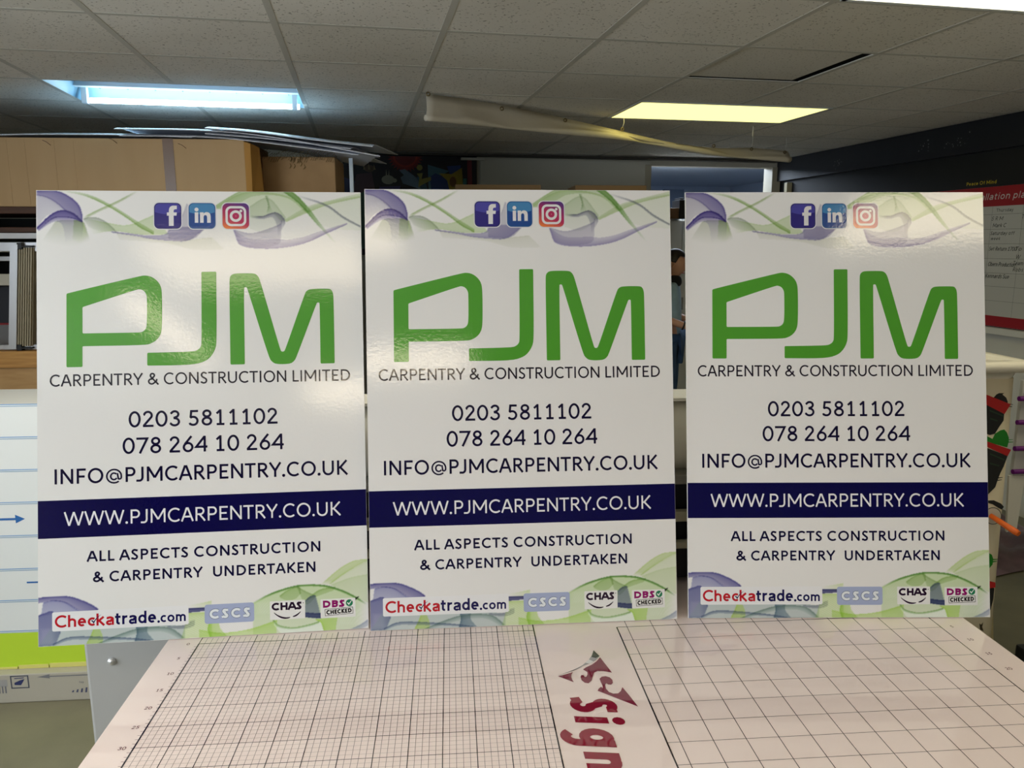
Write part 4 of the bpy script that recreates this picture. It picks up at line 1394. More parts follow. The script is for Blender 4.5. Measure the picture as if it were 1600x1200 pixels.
for k in range(4):
    xx, zz = onF(112 + 7 * k, 1080)
    mb.fill([[(xx, zz - .004), (xx + .007, zz - .004), (xx + .010, zz + .004 + .004 * k), (xx + .004, zz + .003 + .004 * k)]], MF)
mb.color((120, 120, 120))
xx, zz = onF(124, 1067)
text(mb, 'top', xx, None, zz, .008, MF, 0, .2)
mb.build('carton', PAINT, fc, c)


# ------------------------------------------------------------------ vinyl banner slung under the ceiling
VINYL = mat('cream_vinyl', (206, 196, 176), .5, bump=(7, .25, .02))
topq = [(666, 146, 2.86), (760, 160, 3.08), (842, 176, 3.28), (972, 205, 3.62), (1042, 221, 3.86), (1114, 231, 4.1), (1172, 231, 4.3), (1230, 236, 4.42)]
botq = [(665, 189, 2.80), (760, 198, 3.02), (837, 206, 3.22), (967, 219, 3.56), (1016, 226, 3.80), (1105, 242, 4.04), (1165, 248, 4.24), (1234, 254, 4.36)]
n = 60
T_ = catmull([at(x, y, d) for x, y, d in topq], n)
B_ = catmull([at(x, y, d) for x, y, d in botq], n)
rows = []
for k in range(n):
    tq, bq = Vector(T_[k]), Vector(B_[k])
    hgt = (tq - bq).length
    r = .020 * (.75 + .35 * math.sin(k * .35)) if k > 4 else .016
    d = (Vector(T_[min(k + 1, n - 1)]) - Vector(T_[max(k - 1, 0)])).normalized()
    nrm = d.cross(Vector((0, 0, 1))).normalized()             # towards the camera side
    wv = .010 * math.sin(k * .55)
    row = [tq, tq * .7 + bq * .3 + nrm * (.006 + wv), tq * .4 + bq * .6 + nrm * .010 * (1 + wv * 20)]
    cpt = bq + Vector((0, 0, r))
    for a in range(9):                                        # the rolled foot
        th = math.radians(60 - a * 40)
        row.append(cpt + nrm * (math.cos(th) * r) + Vector((0, 0, math.sin(th) * r)))
    rows.append(row)
mb = MB()
mb.grid(rows)
c = Vector(T_[n // 2])
ban = thing('banner', 'cream vinyl banner with eyelets, slung in a sagging fold under the ceiling', 'banner', c)
bn = mb.build('vinyl', VINYL, ban, c)
sm = bn.modifiers.new('thickness', 'SOLIDIFY')
sm.thickness = .0015
EYE = mat('brass_eyelet', (120, 104, 72), .35, .8)
for px, py, dd in ((669, 147, 2.85), (784, 170, 3.10), (883, 188, 3.38), (972, 202, 3.60), (1115, 228, 4.08), (1174, 233, 4.28), (1226, 238, 4.40)):
    q = at(px, py, dd - .02)
    mb = MB()
    mb.tube([q + Vector((.009 * math.cos(a * PI / 5), -.004, .009 * math.sin(a * PI / 5))) for a in range(11)], .0035, 6)
    mb.build('eyelet', EYE, ban, c)
TWINE = mat('white_twine', (200, 196, 186), .8)
for px, py, dd, dz, lab in ((669, 145, 2.85, None, 'short twine tying the left end of the banner to the ceiling'), (972, 201, 3.60, None, 'twine loop holding up the banner at its kink'),
                            (1174, 231, 4.28, None, 'twine holding the banner near its right end'), (1226, 236, 4.40, None, 'twine at the right tip of the banner')):
    q = at(px, py, dd - .012)
    mb = MB()
    mb.tube([q, q * .5 + Vector((q.x + .01, q.y, CEIL + .003)) * .5 + Vector((.006, 0, 0)), Vector((q.x + .012, q.y + .01, CEIL - .001))], .0022, 6)
    tag(mb.build('twine', TWINE, origin=q), lab, 'string', 'twine holding the banner')
q = at(1178, 198, 3.86)
mb = MB()
qt = Vector((q.x, q.y, CEIL - .001))
mb.tube([qt, qt * .6 + q * .4 + Vector((.006, 0, 0)), qt * .25 + q * .75 + Vector((-.004, 0, 0)), at(1176, 213, 3.86)], [.004, .005, .004, .006], 6)
tag(mb.build('twine', TWINE, origin=qt), 'loose frayed twine end hanging below the yellow ceiling light', 'string')

# ------------------------------------------------------------------ back wall: mural and boxes in front of the grey panel
MW = frame(rm(0, 3.8685, 0), RA, (0, 0, 1))                   # plane of the back wall
mb = MB()
mb.color((10, 10, 27)).box((1.36, 3.845, 1.55), (2.50, 3.869, 2.384), room_frame(0, 0), .003)
MM = frame(rm(0, 3.8445, 0), RA, (0, 0, 1))
zc = 2.375
mb.color((120, 17, 18)).fill([[(1.885 + (.118 if k % 2 else .152) * math.cos(PI + k * PI / 30), zc + (.105 if k % 2 else .135) * math.sin(PI + k * PI / 30)) for k in range(31)]], MM, .0004)
mb.color((148, 37, 25)).fill([[(1.885 + .105 * math.cos(PI + k * PI / 12), zc + .09 * math.sin(PI + k * PI / 12)) for k in range(13)]], MM, .0008)
mb.color((108, 12, 15)).fill([[(1.885 + .088 * math.cos(PI + k * PI / 12), zc + .075 * math.sin(PI + k * PI / 12)) for k in range(13)]], MM, .0012)
mb.color((24, 37, 86)).fill([[(1.36, 2.20), (1.50, 2.15), (1.48, 1.6), (1.36, 1.6)]], MM, .0004)
mb.color((74, 47, 61)).fill([[(1.47, 2.22), (1.60, 2.24), (1.63, 2.05), (1.56, 1.7), (1.40, 1.9)]], MM, .0006)
mb.color((86, 69, 51)).fill([el(1.58, 2.27, .045, .03, 0, 340, 12)], MM, .0008)
for x, h_ in ((1.53, .05), (1.57, .055), (1.615, .045)):
    mb.color((122, 108, 79)).fill([[(x, 2.26), (x + .02, 2.26), (x + .004, 2.26 + h_)]], MM, .001)
mb.color((43, 79, 64)).fill([[(1.44, 1.6), (1.62, 1.6), (1.56, 2.10), (1.48, 2.05)]], MM, .0008)
mb.color((141, 144, 132)).fill([el(1.735, 2.18, .055, .038, 0, 350, 14)], MM, .0008)
mb.fill([[(1.715, 2.2), (1.728, 2.2), (1.722, 2.265)]], MM, .001)
mb.fill([[(1.735, 2.2), (1.748, 2.2), (1.745, 2.262)]], MM, .001)
mb.fill([el(1.79, 2.175, .02, .018, 0, 340, 8)], MM, .001)
mb.color((46, 41, 100)).fill([[(1.66, 2.12), (1.84, 2.13), (1.80, 2.02), (1.64, 2.02)]], MM, .0006)
mb.color((93, 115, 136)).fill([[(1.83, 2.26), (1.88, 2.27), (1.98, 2.20), (2.02, 2.10), (1.96, 2.12), (1.86, 2.15), (1.84, 2.2), (1.87, 2.22)]], MM, .0008)
mb.color((43, 80, 100)).fill([[(1.98, 2.21), (2.04, 2.18), (2.12, 2.0), (2.04, 2.0)]], MM, .001)
mb.color((148, 141, 69)).fill([el(2.005, 2.285, .025, .024, 0, 345, 14)], MM, .0012)
mb.fill([[(1.98, 2.235), (2.03, 2.24), (2.02, 2.19), (2.10, 2.21), (2.10, 2.18), (2.02, 2.14), (1.99, 2.12), (2.0, 2.2)]], MM, .0012)
mb.color((69, 113, 133)).fill([[(2.075, 2.31), (2.26, 2.26), (2.15, 2.2), (2.11, 2.0), (2.08, 2.0)]], MM, .0009)
mb.color((21, 50, 115)).fill([[(2.09, 2.21), (2.14, 2.24), (2.24, 2.2), (2.32, 2.0), (2.11, 2.0)]], MM, .0011)
mb.color((31, 60, 122)).fill([[(2.24, 2.3), (2.36, 2.31), (2.36, 2.2), (2.26, 2.24)]], MM, .0009)
mb.color((154, 133, 34)).fill([[(2.17, 2.24), (2.28, 2.235), (2.37, 2.29), (2.38, 2.08), (2.34, 2.0), (2.28, 2.0), (2.24, 2.18)]], MM, .0013)
mb.color((108, 66, 28)).fill([el(2.29, 2.17, .03, .045, 0, 345, 12)], MM, .0016)
mb.color((43, 108, 100)).fill([[(2.38, 2.2), (2.41, 2.2), (2.40, 2.0), (2.37, 2.0)]], MM, .0014)
mb.color((108, 31, 41)).fill([[(2.415, 2.375), (2.455, 2.375), (2.465, 1.7), (2.425, 1.7)]], MM, .0012)
mural = mb.build('mural', PAINT, origin=rm(1.93, 3.86, 1.55))
tag(mural, 'dark blue painted mural with a red spiky sun and yellow shapes on the back wall', 'mural')
mb = MB()
mb.box((2.36, 3.80, 2.352), (2.56, 3.843, 2.372), room_frame(0, 0), .002)
structure(mb.build('trim_8', mat('grey_partition_panel')))

# cupboard and cartons standing before the grey panel
c = Vector((1.35, 4.75, 0))
cup = thing('storage_cupboard', 'low dark cupboard behind the middle board, carrying two flat brown boxes', 'cupboard', c)
ztop = at(740, 300, 4.5).z - .01
mb = MB()
mb.box((.45, 4.52, .02), (2.05, 5.0, ztop), bev=.005)
mb.build('body', mat('dark_grey_cupboard', (44, 46, 46), .6), cup, c)
for k in range(3):
    mb = MB()
    mb.box((.47 + k * .53, 4.505, .06), (.98 + k * .53, 4.52, ztop - .04), bev=.003)
    dr = mb.build('door', mat('dark_cupboard_door', (52, 54, 54), .5), cup, c)
    mb = MB()
    mb.box((.93 + k * .53, 4.485, 1.0), (.945 + k * .53, 4.505, 1.14), bev=.002)
    mb.build('handle', ALU, dr, c)
for x0, x1, py, lab in ((711, 846, 288, 'flat brown box peeping over the middle board below the mural'), (900, 1012, 289, 'flat brown box peeping over the middle board beside the doorway')):
    a, b_ = at(x0, py, 4.5), at(x1, py, 4.5)
    mb = MB()
    mb.box((a.x, 4.53, ztop + .001), (b_.x, 4.92, (a.z + b_.z) / 2), bev=.003)
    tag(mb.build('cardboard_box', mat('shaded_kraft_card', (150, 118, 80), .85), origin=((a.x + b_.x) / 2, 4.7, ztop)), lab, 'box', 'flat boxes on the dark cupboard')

# ------------------------------------------------------------------ doorway: tall cabinet, boxes on it
c = rm(4.62, 4.45, 0)
cab = thing('tall_cabinet', 'tall pale grey cabinet just inside the doorway behind the person', 'cabinet', c)
zc = at(1060, 341, 5.85).z
mb = MB()
mb.box((4.16, 4.20, .02), (4.98, 4.62, zc), room_frame(0, 0), .004)
mb.build('body', mat('pale_grey_cabinet', (206, 204, 196), .5), cab, c)
for k in (0, 1):
    mb = MB()
    mb.box((4.165 + .408 * k, 4.186, .06), (4.568 + .408 * k, 4.2, zc - .012), room_frame(0, 0), .003)
    dr = mb.build('door', mat('pale_grey_door', (212, 209, 200), .5), cab, c)
    mb = MB()
    mb.box((4.54 + .05 * k, 4.165, 1.0), (4.55 + .05 * k, 4.186, 1.12), room_frame(0, 0), .002)
    mb.build('handle', ALU, dr, c)
for x0, x1, y0, y1, col, lab in ((1036, 1061, 325, 341, (112, 78, 50), 'small brown box on top of the tall grey cabinet'),
                                 (1061, 1073, 312, 341, (20, 20, 22), 'black upright case on top of the tall grey cabinet')):
    Y = 5.95
    a, b_ = at(x0, y1, Y), at(x1, y0, Y)
    mb = MB()
    mb.color(col).box((a.x, Y, zc + .001), (b_.x, Y + .25, b_.z), bev=.004)
    if col[0] < 50:
        mb.box((a.x + .008, Y + .02, b_.z), (b_.x - .02, Y + .2, b_.z + .018), bev=.003)
    tag(mb.build('storage_case', PAINT, origin=((a.x + b_.x) / 2, Y + .12, zc)), lab, 'box')

# grey door leaf in the office
mb = MB()
mb.box((5.18, 6.2, 0), (5.44, 6.26, 2.3), room_frame(0, 0), .004)
structure(mb.build('door_2', mat('slate_blue_door', (86, 98, 116), .5)))

# ------------------------------------------------------------------ right wall: planner board
PX = 5.366
MP = frame(rm(PX - .0008, 0, 0), -RB, (0, 0, 1))              # x runs towards the camera (= -b)
c = rm(PX, .6, 1.13)
pl = thing('planner_board', 'white wall planner with red bands and handwritten jobs on the black right wall', 'planner', c)
B0, B1 = -1.86, .10                                           # span along the wall, as -b
mb = MB()
mb.color((186, 184, 176)).box((PX, -B1, 1.131), (5.38, -B0, 1.992), room_frame(0, 0), .002)
mb.build('panel', PAINT, pl, c)
mb = MB()
mb.color((150, 20, 30)).box((PX - .0005, -B1, 1.871), (PX + .003, -B0, 1.9915), room_frame(0, 0))
hb = mb.build('header_band', PAINT, pl, c)
mb = MB()
mb.color((206, 196, 190))
k_ = .300 / text(MB(), 'llation pla', 0, None, 0, 1, ID)
xs_ = -1.327 - k_ * (text(MB(), 'Insta', 0, None, 0, 1, ID) + .09)
text(mb, 'Installation planner', xs_, xs_ + k_ * text(MB(), 'Installation planner', 0, None, 0, 1, ID), 1.912, .041, MP, .001, .13, slant=.2)
mb.build('header_lettering', PAINT, hb, c)
mb = MB()
mb.color((150, 20, 30)).box((PX - .0005, -B1, 1.132), (PX + .003, -B0, 1.196), room_frame(0, 0))
mb.build('foot_band', PAINT, pl, c)
mb = MB()
mb.color((120, 120, 114))
for z in (1.871 - .05, 1.73, 1.641, 1.55, 1.461, 1.378, 1.289):
    mb.fill([[(B0, z - .001), (B1, z - .001), (B1, z + .001), (B0, z + .001)]], MP)
for x in (-1.70, -1.478, -1.255, -1.022, -.80, -.58, -.35, -.12):
    mb.fill([[(x - .001, 1.197), (x + .001, 1.197), (x + .001, 1.87), (x - .001, 1.87)]], MP)
mb.build('grid_lines', PAINT, pl, c)
mb = MB()
mb.color((84, 84, 80))
for k, dname in enumerate(('Monday', 'Tuesday', 'Wednesday', 'Thursday', 'Friday')):
    if dname == 'Thursday':
        text(mb, dname, -1.223, -1.094, 1.836, .020, MP, .0003, .15)
mb.build('day_name', PAINT, pl, c)
mb = MB()
mb.color((44, 46, 44))
for s_, x, z, cap in (('S R M', -1.255, 1.784, .024), ('Mark C', -1.240, 1.742, .024), ('Saturday off', -1.252, 1.695, .022), ('week', -1.245, 1.664, .020), ('Set Return 1700', -1.250, 1.599, .024),
                      ('Obern Production', -1.245, 1.503, .026), ('Kennards Sue', -1.255, 1.43, .026), ('Tools', -1.03, 1.79, .024), ('To', -1.05, 1.60, .024), ('W', -1.04, 1.552, .024), ('Team', -1.055, 1.515, .024), ('Robs', -1.05, 1.476, .024)):
    text(mb, s_, x, x + min(len(s_) * .0135 + .02, .21), z, cap, MP, .0004, .12, slant=.25)
mb.build('handwriting', PAINT, pl, c)
mb = MB()
mb.color((196, 170, 40))
text(mb, 'Peace Of Mind', -1.507, -1.262, 2.012, .022, frame(rm(5.3795, 0, 0), -RB, (0, 0, 1)), .0006, .17)
tag(mb.build('wall_lettering', PAINT, origin=rm(5.3795, 1.38, 2.01)), 'small yellow lettering on the black wall above the planner', 'lettering')
mb = MB()
mb.box((5.30, 2.9, 1.10), (5.379, -1.2, 1.125), room_frame(0, 0)) if False else mb.box((5.335, -1.2, 1.085), (5.379, 3.6, 1.124), room_frame(0, 0), .003)
structure(mb.build('trim_9', LOWW))
mb = MB()
a, b_ = at(1229, 300, 5.70), at(1243, 285, 5.70)
mb.box((a.x, 5.70, a.z - .06), (b_.x, 5.76, b_.z), bev=.004)
o = mb.build('junction_box', mat('beige_plastic', (176, 164, 128), .5), origin=(a.x, 5.72, a.z))
tag(o, 'small beige box on the wall at the right doorpost', 'box')

# ------------------------------------------------------------------ narrow shelving glimpsed between the left and middle boards
c = Vector((.24, 3.8, 0))
shv = thing('shelving_unit', 'narrow dark shelving unit seen only through the slit between the left and middle boards', 'shelf', c)
for x in (.0, .46):
    for y in (3.62, 3.98):
        mb = MB()
        mb.box((x, y, 0), (x + .025, y + .025, 1.78), bev=.002)
        mb.build('post', DARKM, shv, c)
for z in (.35, .80, 1.16, 1.50, 1.77):
    mb = MB()
    mb.box((-.004, 3.61, z), (.489, 4.01, z + .018), bev=.002)
    mb.build('shelf', mat('grey_steel_shelf', (140, 140, 136), .45), shv, c)
for z, h_, col, lab in ((1.519, .20, (62, 50, 38), 'brown box on the top level of the narrow shelving'), (1.179, .22, (34, 44, 44), 'dark green box in the middle of the narrow shelving'),
                        (.819, .24, (150, 96, 48), 'orange brown box low in the narrow shelving')):
    mb = MB()
    mb.color(col).box((.04, 3.64, z), (.44, 3.96, z + h_), bev=.004)
    tag(mb.build('stock_box', PAINT, origin=(.24, 3.8, z)), lab, 'box', 'boxes in the narrow shelving')

# ------------------------------------------------------------------ decorated bin at the right
BY = 1.10
onB = lambda px, py: Vector((at(px, py, BY).x, 0, at(px, py, BY).z))
zr1, zr0 = onB(1570, 565).z, onB(1570, 582).z
xt, xm = onB(1595, 592).x, onB(1553, 1000).x
zt, zm = onB(1595, 592).z, onB(1553, 1000).z
xb_ = xt + (xm - xt) * (zt - .0) / (zt - zm)
cx, hb0, ht = xt - .27, .27 - (xt - xb_), .27
c = Vector((cx, BY + ht, 0))
bin_ = thing('bin', 'tall cream plastic bin with a white rim and black, red and green stickers', 'bin', c)


def rsq(h, z, r=.05, yc=BY + ht):
    return [Vector((cx + x, yc + y, z)) for x, y in rrect(-h, -h, h, h, r, 4)]


mb = MB()
mb.grid([rsq(hb0, .002), rsq(hb0 + (ht - hb0) * .5, zt * .5), rsq(ht, zt)], closed=True, cap=True)
CREAM = mat('cream_plastic', (228, 216, 188), .45)
mb.build('body', CREAM, bin_, c)
mb = MB()
mb.grid([rsq(ht + .004, zr0), rsq(ht + .035, zr0 + .004, .06), rsq(ht + .042, (zr0 + zr1) / 2, .06), rsq(ht + .034, zr1, .06), rsq(ht - .02, zr1, .05), rsq(ht - .022, zr1 - .03, .05)], closed=True)
mb.grid([rsq(ht - .005, zt - .002), rsq(ht + .004, zr0)], closed=True)
mb.build('rim', mat('white_rim', (232, 226, 214), .35), bin_, c)
# plane of the sloping front
f0, f1 = Vector((cx, BY + ht - hb0, .002)), Vector((cx, BY, zt))
upv = (f1 - f0).normalized()


def onface(pts, ox, oy, s):
    q = []
    for x, y in pts:
        d = CR @ Vector(((ox + x / s - 800) / FPX, -(oy + y / s - 600) / FPX, -1))
        nrm = Vector((1, 0, 0)).cross(upv)
        p = CAM + d * ((f0 - CAM).dot(nrm) / d.dot(nrm))
        q.append(((p - f0).x, (p - f0).dot(upv)))
    return q


MBN = frame(f0, (1, 0, 0), upv)
S1, S2 = (1530, 555, 4.9), (1530, 780, 4.614)
BLK, GRN, REDB, DGR = (18, 18, 18), (22, 130, 26), (186, 22, 22), (36, 60, 40)
tk = lambda a, b_: [a, (b_[0], b_[1] - 2), (b_[0], b_[1] + 2), (a[0], a[1] + 9)]
STICK = [
    (S1, [(BLK, [(-40, 330), (55, 375), (190, 450), (185, 500), (150, 550), (120, 600), (80, 610), (20, 590), (-40, 560)]),
          (BLK, [(108, 325), (130, 300), (150, 290), (190, 290), (176, 300), (205, 325), (215, 350), (218, 380), (160, 350)]), (BLK, tk((212, 366), (256, 378))), (BLK, tk((212, 386), (250, 394))),
          (REDB, [(-20, 270), (50, 300), (238, 375), (190, 450), (50, 378), (-20, 345)]), (DGR, [(75, 415), (180, 460), (180, 470), (75, 428)]), (DGR, [(80, 478), (140, 498), (138, 506), (80, 490)])]),
    (S1, [(GRN, [(10, 600), (60, 620), (100, 640), (120, 600), (160, 575), (190, 568), (210, 590), (225, 630), (225, 660), (213, 705), (60, 665), (10, 650)]), (GRN, tk((215, 643), (256, 646))), (GRN, tk((215, 660), (258, 664))),
          (BLK, [(-40, 680), (60, 710), (215, 770), (185, 850), (160, 900), (140, 950), (120, 1010), (60, 1070), (-40, 1100)]), (BLK, tk((130, 936), (176, 935))), (BLK, tk((128, 953), (170, 952))),
          (REDB, [(-20, 634), (60, 660), (240, 722), (213, 772), (60, 702), (-20, 675)]), (DGR, [(80, 748), (190, 795), (188, 806), (80, 760)]), (DGR, [(78, 820), (150, 842), (148, 850), (78, 832)])]),
    (S1, [(BLK, [(20, 1120), (60, 1112), (110, 1110), (165, 1135), (188, 1160), (172, 1182), (140, 1165), (100, 1140), (60, 1130), (20, 1140)])]),
    (S2, [((40, 40, 40), el(98, 120, 62, 62, 0, 350, 24)), ((214, 206, 190), el(98, 120, 57, 57, 0, 350, 24))]),
    (S2, [(GRN, [(40, 380), (65, 385), (90, 400), (100, 430), (95, 470), (70, 500), (40, 500)]), (GRN, tk((92, 430), (132, 432))), (GRN, tk((92, 446), (126, 446)))]),
    (S2, [(BLK, [(75, 630), (108, 640), (100, 720), (80, 800), (40, 830), (40, 630)]), (REDB, [(40, 588), (75, 590), (115, 600), (115, 635), (75, 642), (40, 640)])]),
    (S2, [((60, 50, 30), [(0, 895), (12, 905), (28, 885), (20, 920), (30, 950), (5, 940)])])]
for S_, polys in STICK:
    mb = MB()
    for k, (col, pts) in enumerate(polys):
        mb.color(col).fill([onface(pts, *S_)], MBN, .001 + .0003 * k)
    mb.build('sticker', PAINT, bin_, c)
mb = MB()
q0, q1 = onface([(82, 118), (222, 192)], *S2)
p0 = MBN @ Vector((*q0, .0))
p1 = MBN @ Vector((*q1, 0)) + Vector((-.045, -.10, .01))
mb.tube([p0, p0 * .5 + p1 * .5, p0 * .12 + p1 * .88, p1], [.0085, .010, .0115, .0095], 14)
mb.build('nose_peg', mat('orange_peg', (232, 104, 24), .5), bin_, c)
mb = MB()
z1 = onB(1566, 905).z
mb.grid([[Vector((xb_ - .03, BY + .04, .002)), Vector((onB(1584, 1020).x + .03, BY + .12, .002))], [Vector((onB(1560, 905).x - .02, BY + .03, z1)), Vector((onB(1566, 905).x, BY + .05, z1))]], smooth=False)
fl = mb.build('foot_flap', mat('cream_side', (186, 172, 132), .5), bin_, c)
sm = fl.modifiers.new('thickness', 'SOLIDIFY')
sm.thickness = .004

# white stand with purple bars further right
WY = 1.75
c = Vector((at(1600, 700, WY).x + .2, WY, 0))
ws = thing('display_stand', 'white stand with four purple bars, right of the bin at the photo edge', 'stand', c)
x0 = at(1581, 740, WY).x
for k, (xa, ya, xb2, yb) in enumerate(((1588, 596, 1588, 742),)):
    mb = MB()
    mb.box((x0 + .02, WY + .02, at(1588, 765, WY).z), (x0 + .62, WY + .04, at(1588, 596, WY).z), bev=.003)
    mb.build('panel', mat('white_stand_panel', (204, 204, 206), .5), ws, c)
for px, py in ((1592, 623), (1589, 660), (1585, 701), (1582, 737)):
    q = at(px, py, WY)
    mb = MB()
    mb.tube([q, Vector((x0 + .64, WY, q.z))], .011, 12)
    mb.build('bar', mat('purple_bar', (112, 24, 132), .35), ws, c)
mb = MB()
mb.prism([(q.x, q.z) for q in (at(1578, 744, WY), at(1574, 832, WY), at(1590, 826, WY), at(1600, 762, WY), at(1604, 744, WY))], Matrix(((1, 0, 0, 0), (0, 0, -1, WY + .016), (0, 1, 0, 0), (0, 0, 0, 1))), 0, .012)
mb.build('hanging_sheet', FOAM, ws, c)
for x in (x0 + .42, x0 + .58):
    mb = MB()
    mb.box((x, WY - .1, .002), (x + .04, WY + .22, .03), bev=.003)
    mb.box((x, WY + .045, .03), (x + .04, WY + .075, 1.2), bev=.003)
    mb.build('leg', mat('white_stand_leg', (206, 206, 206), .5), ws, c)
# crumpled purple sheet on the floor
mb = MB()
rows = []
o = Vector((at(1600, 885, 2.2).x - .22, 2.42, 0))
for a in range(22):
    r = []
    for b in range(30):
        x, y = -.55 + 1.1 * b / 29, -.35 + .75 * a / 21
        z = .012 + .05 * abs(math.sin(5 * x + 3 * math.sin(4 * y)) * math.cos(6 * y + 2 * x)) + .025 * abs(math.sin(17 * x - 9 * y))
        e = min(a, 21 - a, b, 29 - b)
        r.append(o + Vector((x + .06 * math.sin(7 * y), y + .08 * math.sin(4 * x), .006 + z * min(e / 3, 1))))
    rows.append(r)
mb.grid(rows)
tag(mb.build('plastic_sheet', mat('mauve_plastic', (126, 98, 112), .35, noise=(4, (84, 66, 74), .4, .6)), origin=o), 'crumpled mauve plastic sheet on the floor behind the bin', 'sheet')
mb = MB()
q = at(1592, 1030, 1.30)
mb.box((q.x - .04, 1.20, .002), (q.x + .4, 1.28, .10), bev=.01)
tag(mb.build('tool_case', mat('black_case', (22, 22, 24), .5), origin=(q.x + .2, 1.24, 0)), 'black case on the floor beside the right table corner', 'case')


# ------------------------------------------------------------------ the person beyond the boards
def skin(name, V, E, Rr, material, parent=None, sub=2, flatten=None):
    me = bpy.data.meshes.new(name)
    me.from_pydata(V, E, [])
    ob = bpy.data.objects.new(name, me)
    COL.objects.link(ob)
    ob.modifiers.new('s', 'SKIN').use_smooth_shade = True
    for k, v in enumerate(me.skin_vertices[0].data):
        r = Rr[k]
        v.radius = r if isinstance(r, tuple) else (r, r)
        v.use_root = (k == 0)
    sd = ob.modifiers.new('d', 'SUBSURF')
    sd.levels = sd.render_levels = sub
    dg = bpy.context.evaluated_depsgraph_get()
    m2 = bpy.data.meshes.new_from_object(ob.evaluated_get(dg))
    bpy.data.objects.remove(ob)
    m2.name = name
    m2.materials.clear()
    m2.materials.append(material)
    for p_ in m2.polygons:
        p_.use_smooth = True
    ob = bpy.data.objects.new(name, m2)
    COL.objects.link(ob)
    if parent:
        ob.parent = parent
    return ob


SKINM = mat('skin', (196, 146, 118), .5)
hd = at(1053, 412, 5.0)
# joints, facing +x: 0 pelvis 1 waist 2 chest 3 neck base 4 neck top
V = [(0, 0, .90), (.0, 0, 1.06), (.0, 0, 1.22), (-.01, 0, 1.335), (.02, 0, 1.42)]
Rr = [(.115, .15), (.095, .125), (.105, .15), (.055, .07), .048]
E_ = [(0, 1), (1, 2), (2, 3), (3, 4)]
for s in (-1, 1):
    b = len(V)
    V += [(.0, s * .09, .84), (.02, s * .095, .47), (-.01, s * .10, .09), (.02, s * .10, .045), (.14, s * .115, .03)]
    Rr += [(.085, .085), (.058, .058), (.038, .038), (.036, .036), (.024, .034)]
    E_ += [(0, b), (b, b + 1), (b + 1, b + 2), (b + 2, b + 3), (b + 3, b + 4)]
ARM = {-1: [(-.005, -.155, 1.295), (-.03, -.215, 1.06), (.20, -.17, .985), (.245, -.155, .98)], 1: [(-.005, .155, 1.295), (-.02, .215, 1.06), (.21, .14, 1.0), (.255, .125, 1.0)]}
for s in (-1, 1):
    b = len(V)
    V += ARM[s]
    Rr += [(.052, .052), (.040, .040), (.026, .026), (.030, .018)]
    E_ += [(2, b), (b, b + 1), (b + 1, b + 2), (b + 2, b + 3)]
    w_ = b + 3
    wx, wy, wz = ARM[s][-1]
    for k, (dy, L) in enumerate(((-.027, .060), (-.010, .070), (.008, .066), (.025, .052))):   # fingers, slightly curled
        f = len(V)
        V += [(wx + .04, wy + dy, wz), (wx + .04 + L * .55, wy + dy * 1.1, wz - .008), (wx + .04 + L, wy + dy * 1.1, wz - .030)]
        Rr += [(.010, .010), (.0085, .0085), (.007, .007)]
        E_ += [(w_, f), (f, f + 1), (f + 1, f + 2)]
    f = len(V)
    V += [(wx + .005, wy - s * .036, wz + .004), (wx + .042, wy - s * .052, wz - .008)]        # thumb from the side of the palm
    Rr += [(.011, .011), (.008, .008)]
    E_ += [(w_, f), (f, f + 1)]
body = skin('person', V, E_, Rr, SKINM)
# head: displaced ellipsoid looking along +x, chin lowered
mb = MB()
rows = []
for a in range(29):
    th = PI * a / 28
    r = []
    for b in range(36):
        ph = 2 * PI * b / 36
        x, y, z = math.sin(th) * math.cos(ph), math.sin(th) * math.sin(ph), math.cos(th)
        rx = .098
        px, py, pz = rx * x, .074 * y, .115 * z
        if z < 0:                                              # jaw narrows
            py *= 1 + .35 * z
            px *= 1 + (.16 if x > 0 else .42) * z
        if x > 0:
            n_ = math.exp(-((y / .13) ** 2) - ((z + .16) / .16) ** 2)
            px += .024 * n_                                     # nose
            px -= .010 * math.exp(-(((abs(y) - .36) / .16) ** 2) - ((z - .06) / .10) ** 2)   # eye sockets
            px += .006 * math.exp(-((y / .25) ** 2) - ((z + .48) / .07) ** 2)                # lips
            px += .010 * math.exp(-((y / .3) ** 2) - ((z + .85) / .2) ** 2)                  # chin
            px += .004 * math.exp(-((z - .22) / .08) ** 2)                                   # brow
        r.append(Vector((px, py, pz)))
    rows.append(r)
mb.grid(rows, closed=True)
hm = Matrix.Translation((.035, 0, 1.492)) @ Matrix.Rotation(math.radians(14), 4, 'Y')
mb.v = [hm @ v for v in mb.v]
for s in (-1, 1):                                              # ears
    ear = [hm @ Vector((-.012 + .017 * math.cos(t * PI / 5), s * .074, -.008 + .030 * math.sin(t * PI / 5))) for t in range(11)]
    mb.tube(ear, .007, 6)
mb.mi = 1
for s in (-1, 1):
    mb.fill([el(0, 0, .014, .006, 0, 340, 12)], hm @ frame((.0925, s * .027, .008), (.25 * s, 1, 0), (0, 0, 1)), .0)
    mb.tube([hm @ Vector((.094 - .012 * abs(t - .3), s * (.012 + .032 * t), .026 + .004 * math.sin(t * 3))) for t in (0, .4, .8, 1.0)], .003, 5)
mb.mi = 2
mb.tube([hm @ Vector((.099 - .02 * t * t, .022 * t, -.055)) for t in (-1, -.5, 0, .5, 1)], .0042, 6)
head = mb.build('head_part', [SKINM, mat('dark_eye', (30, 22, 18), .3), mat('lips', (160, 84, 78), .5)])
dgm = bmesh.new()
dgm.from_mesh(body.data)
k0 = len(dgm.faces)
dgm.from_mesh(head.data)
dgm.faces.ensure_lookup_table()
for k, p_ in enumerate(head.data.polygons):
    dgm.faces[k0 + k].material_index = p_.material_index
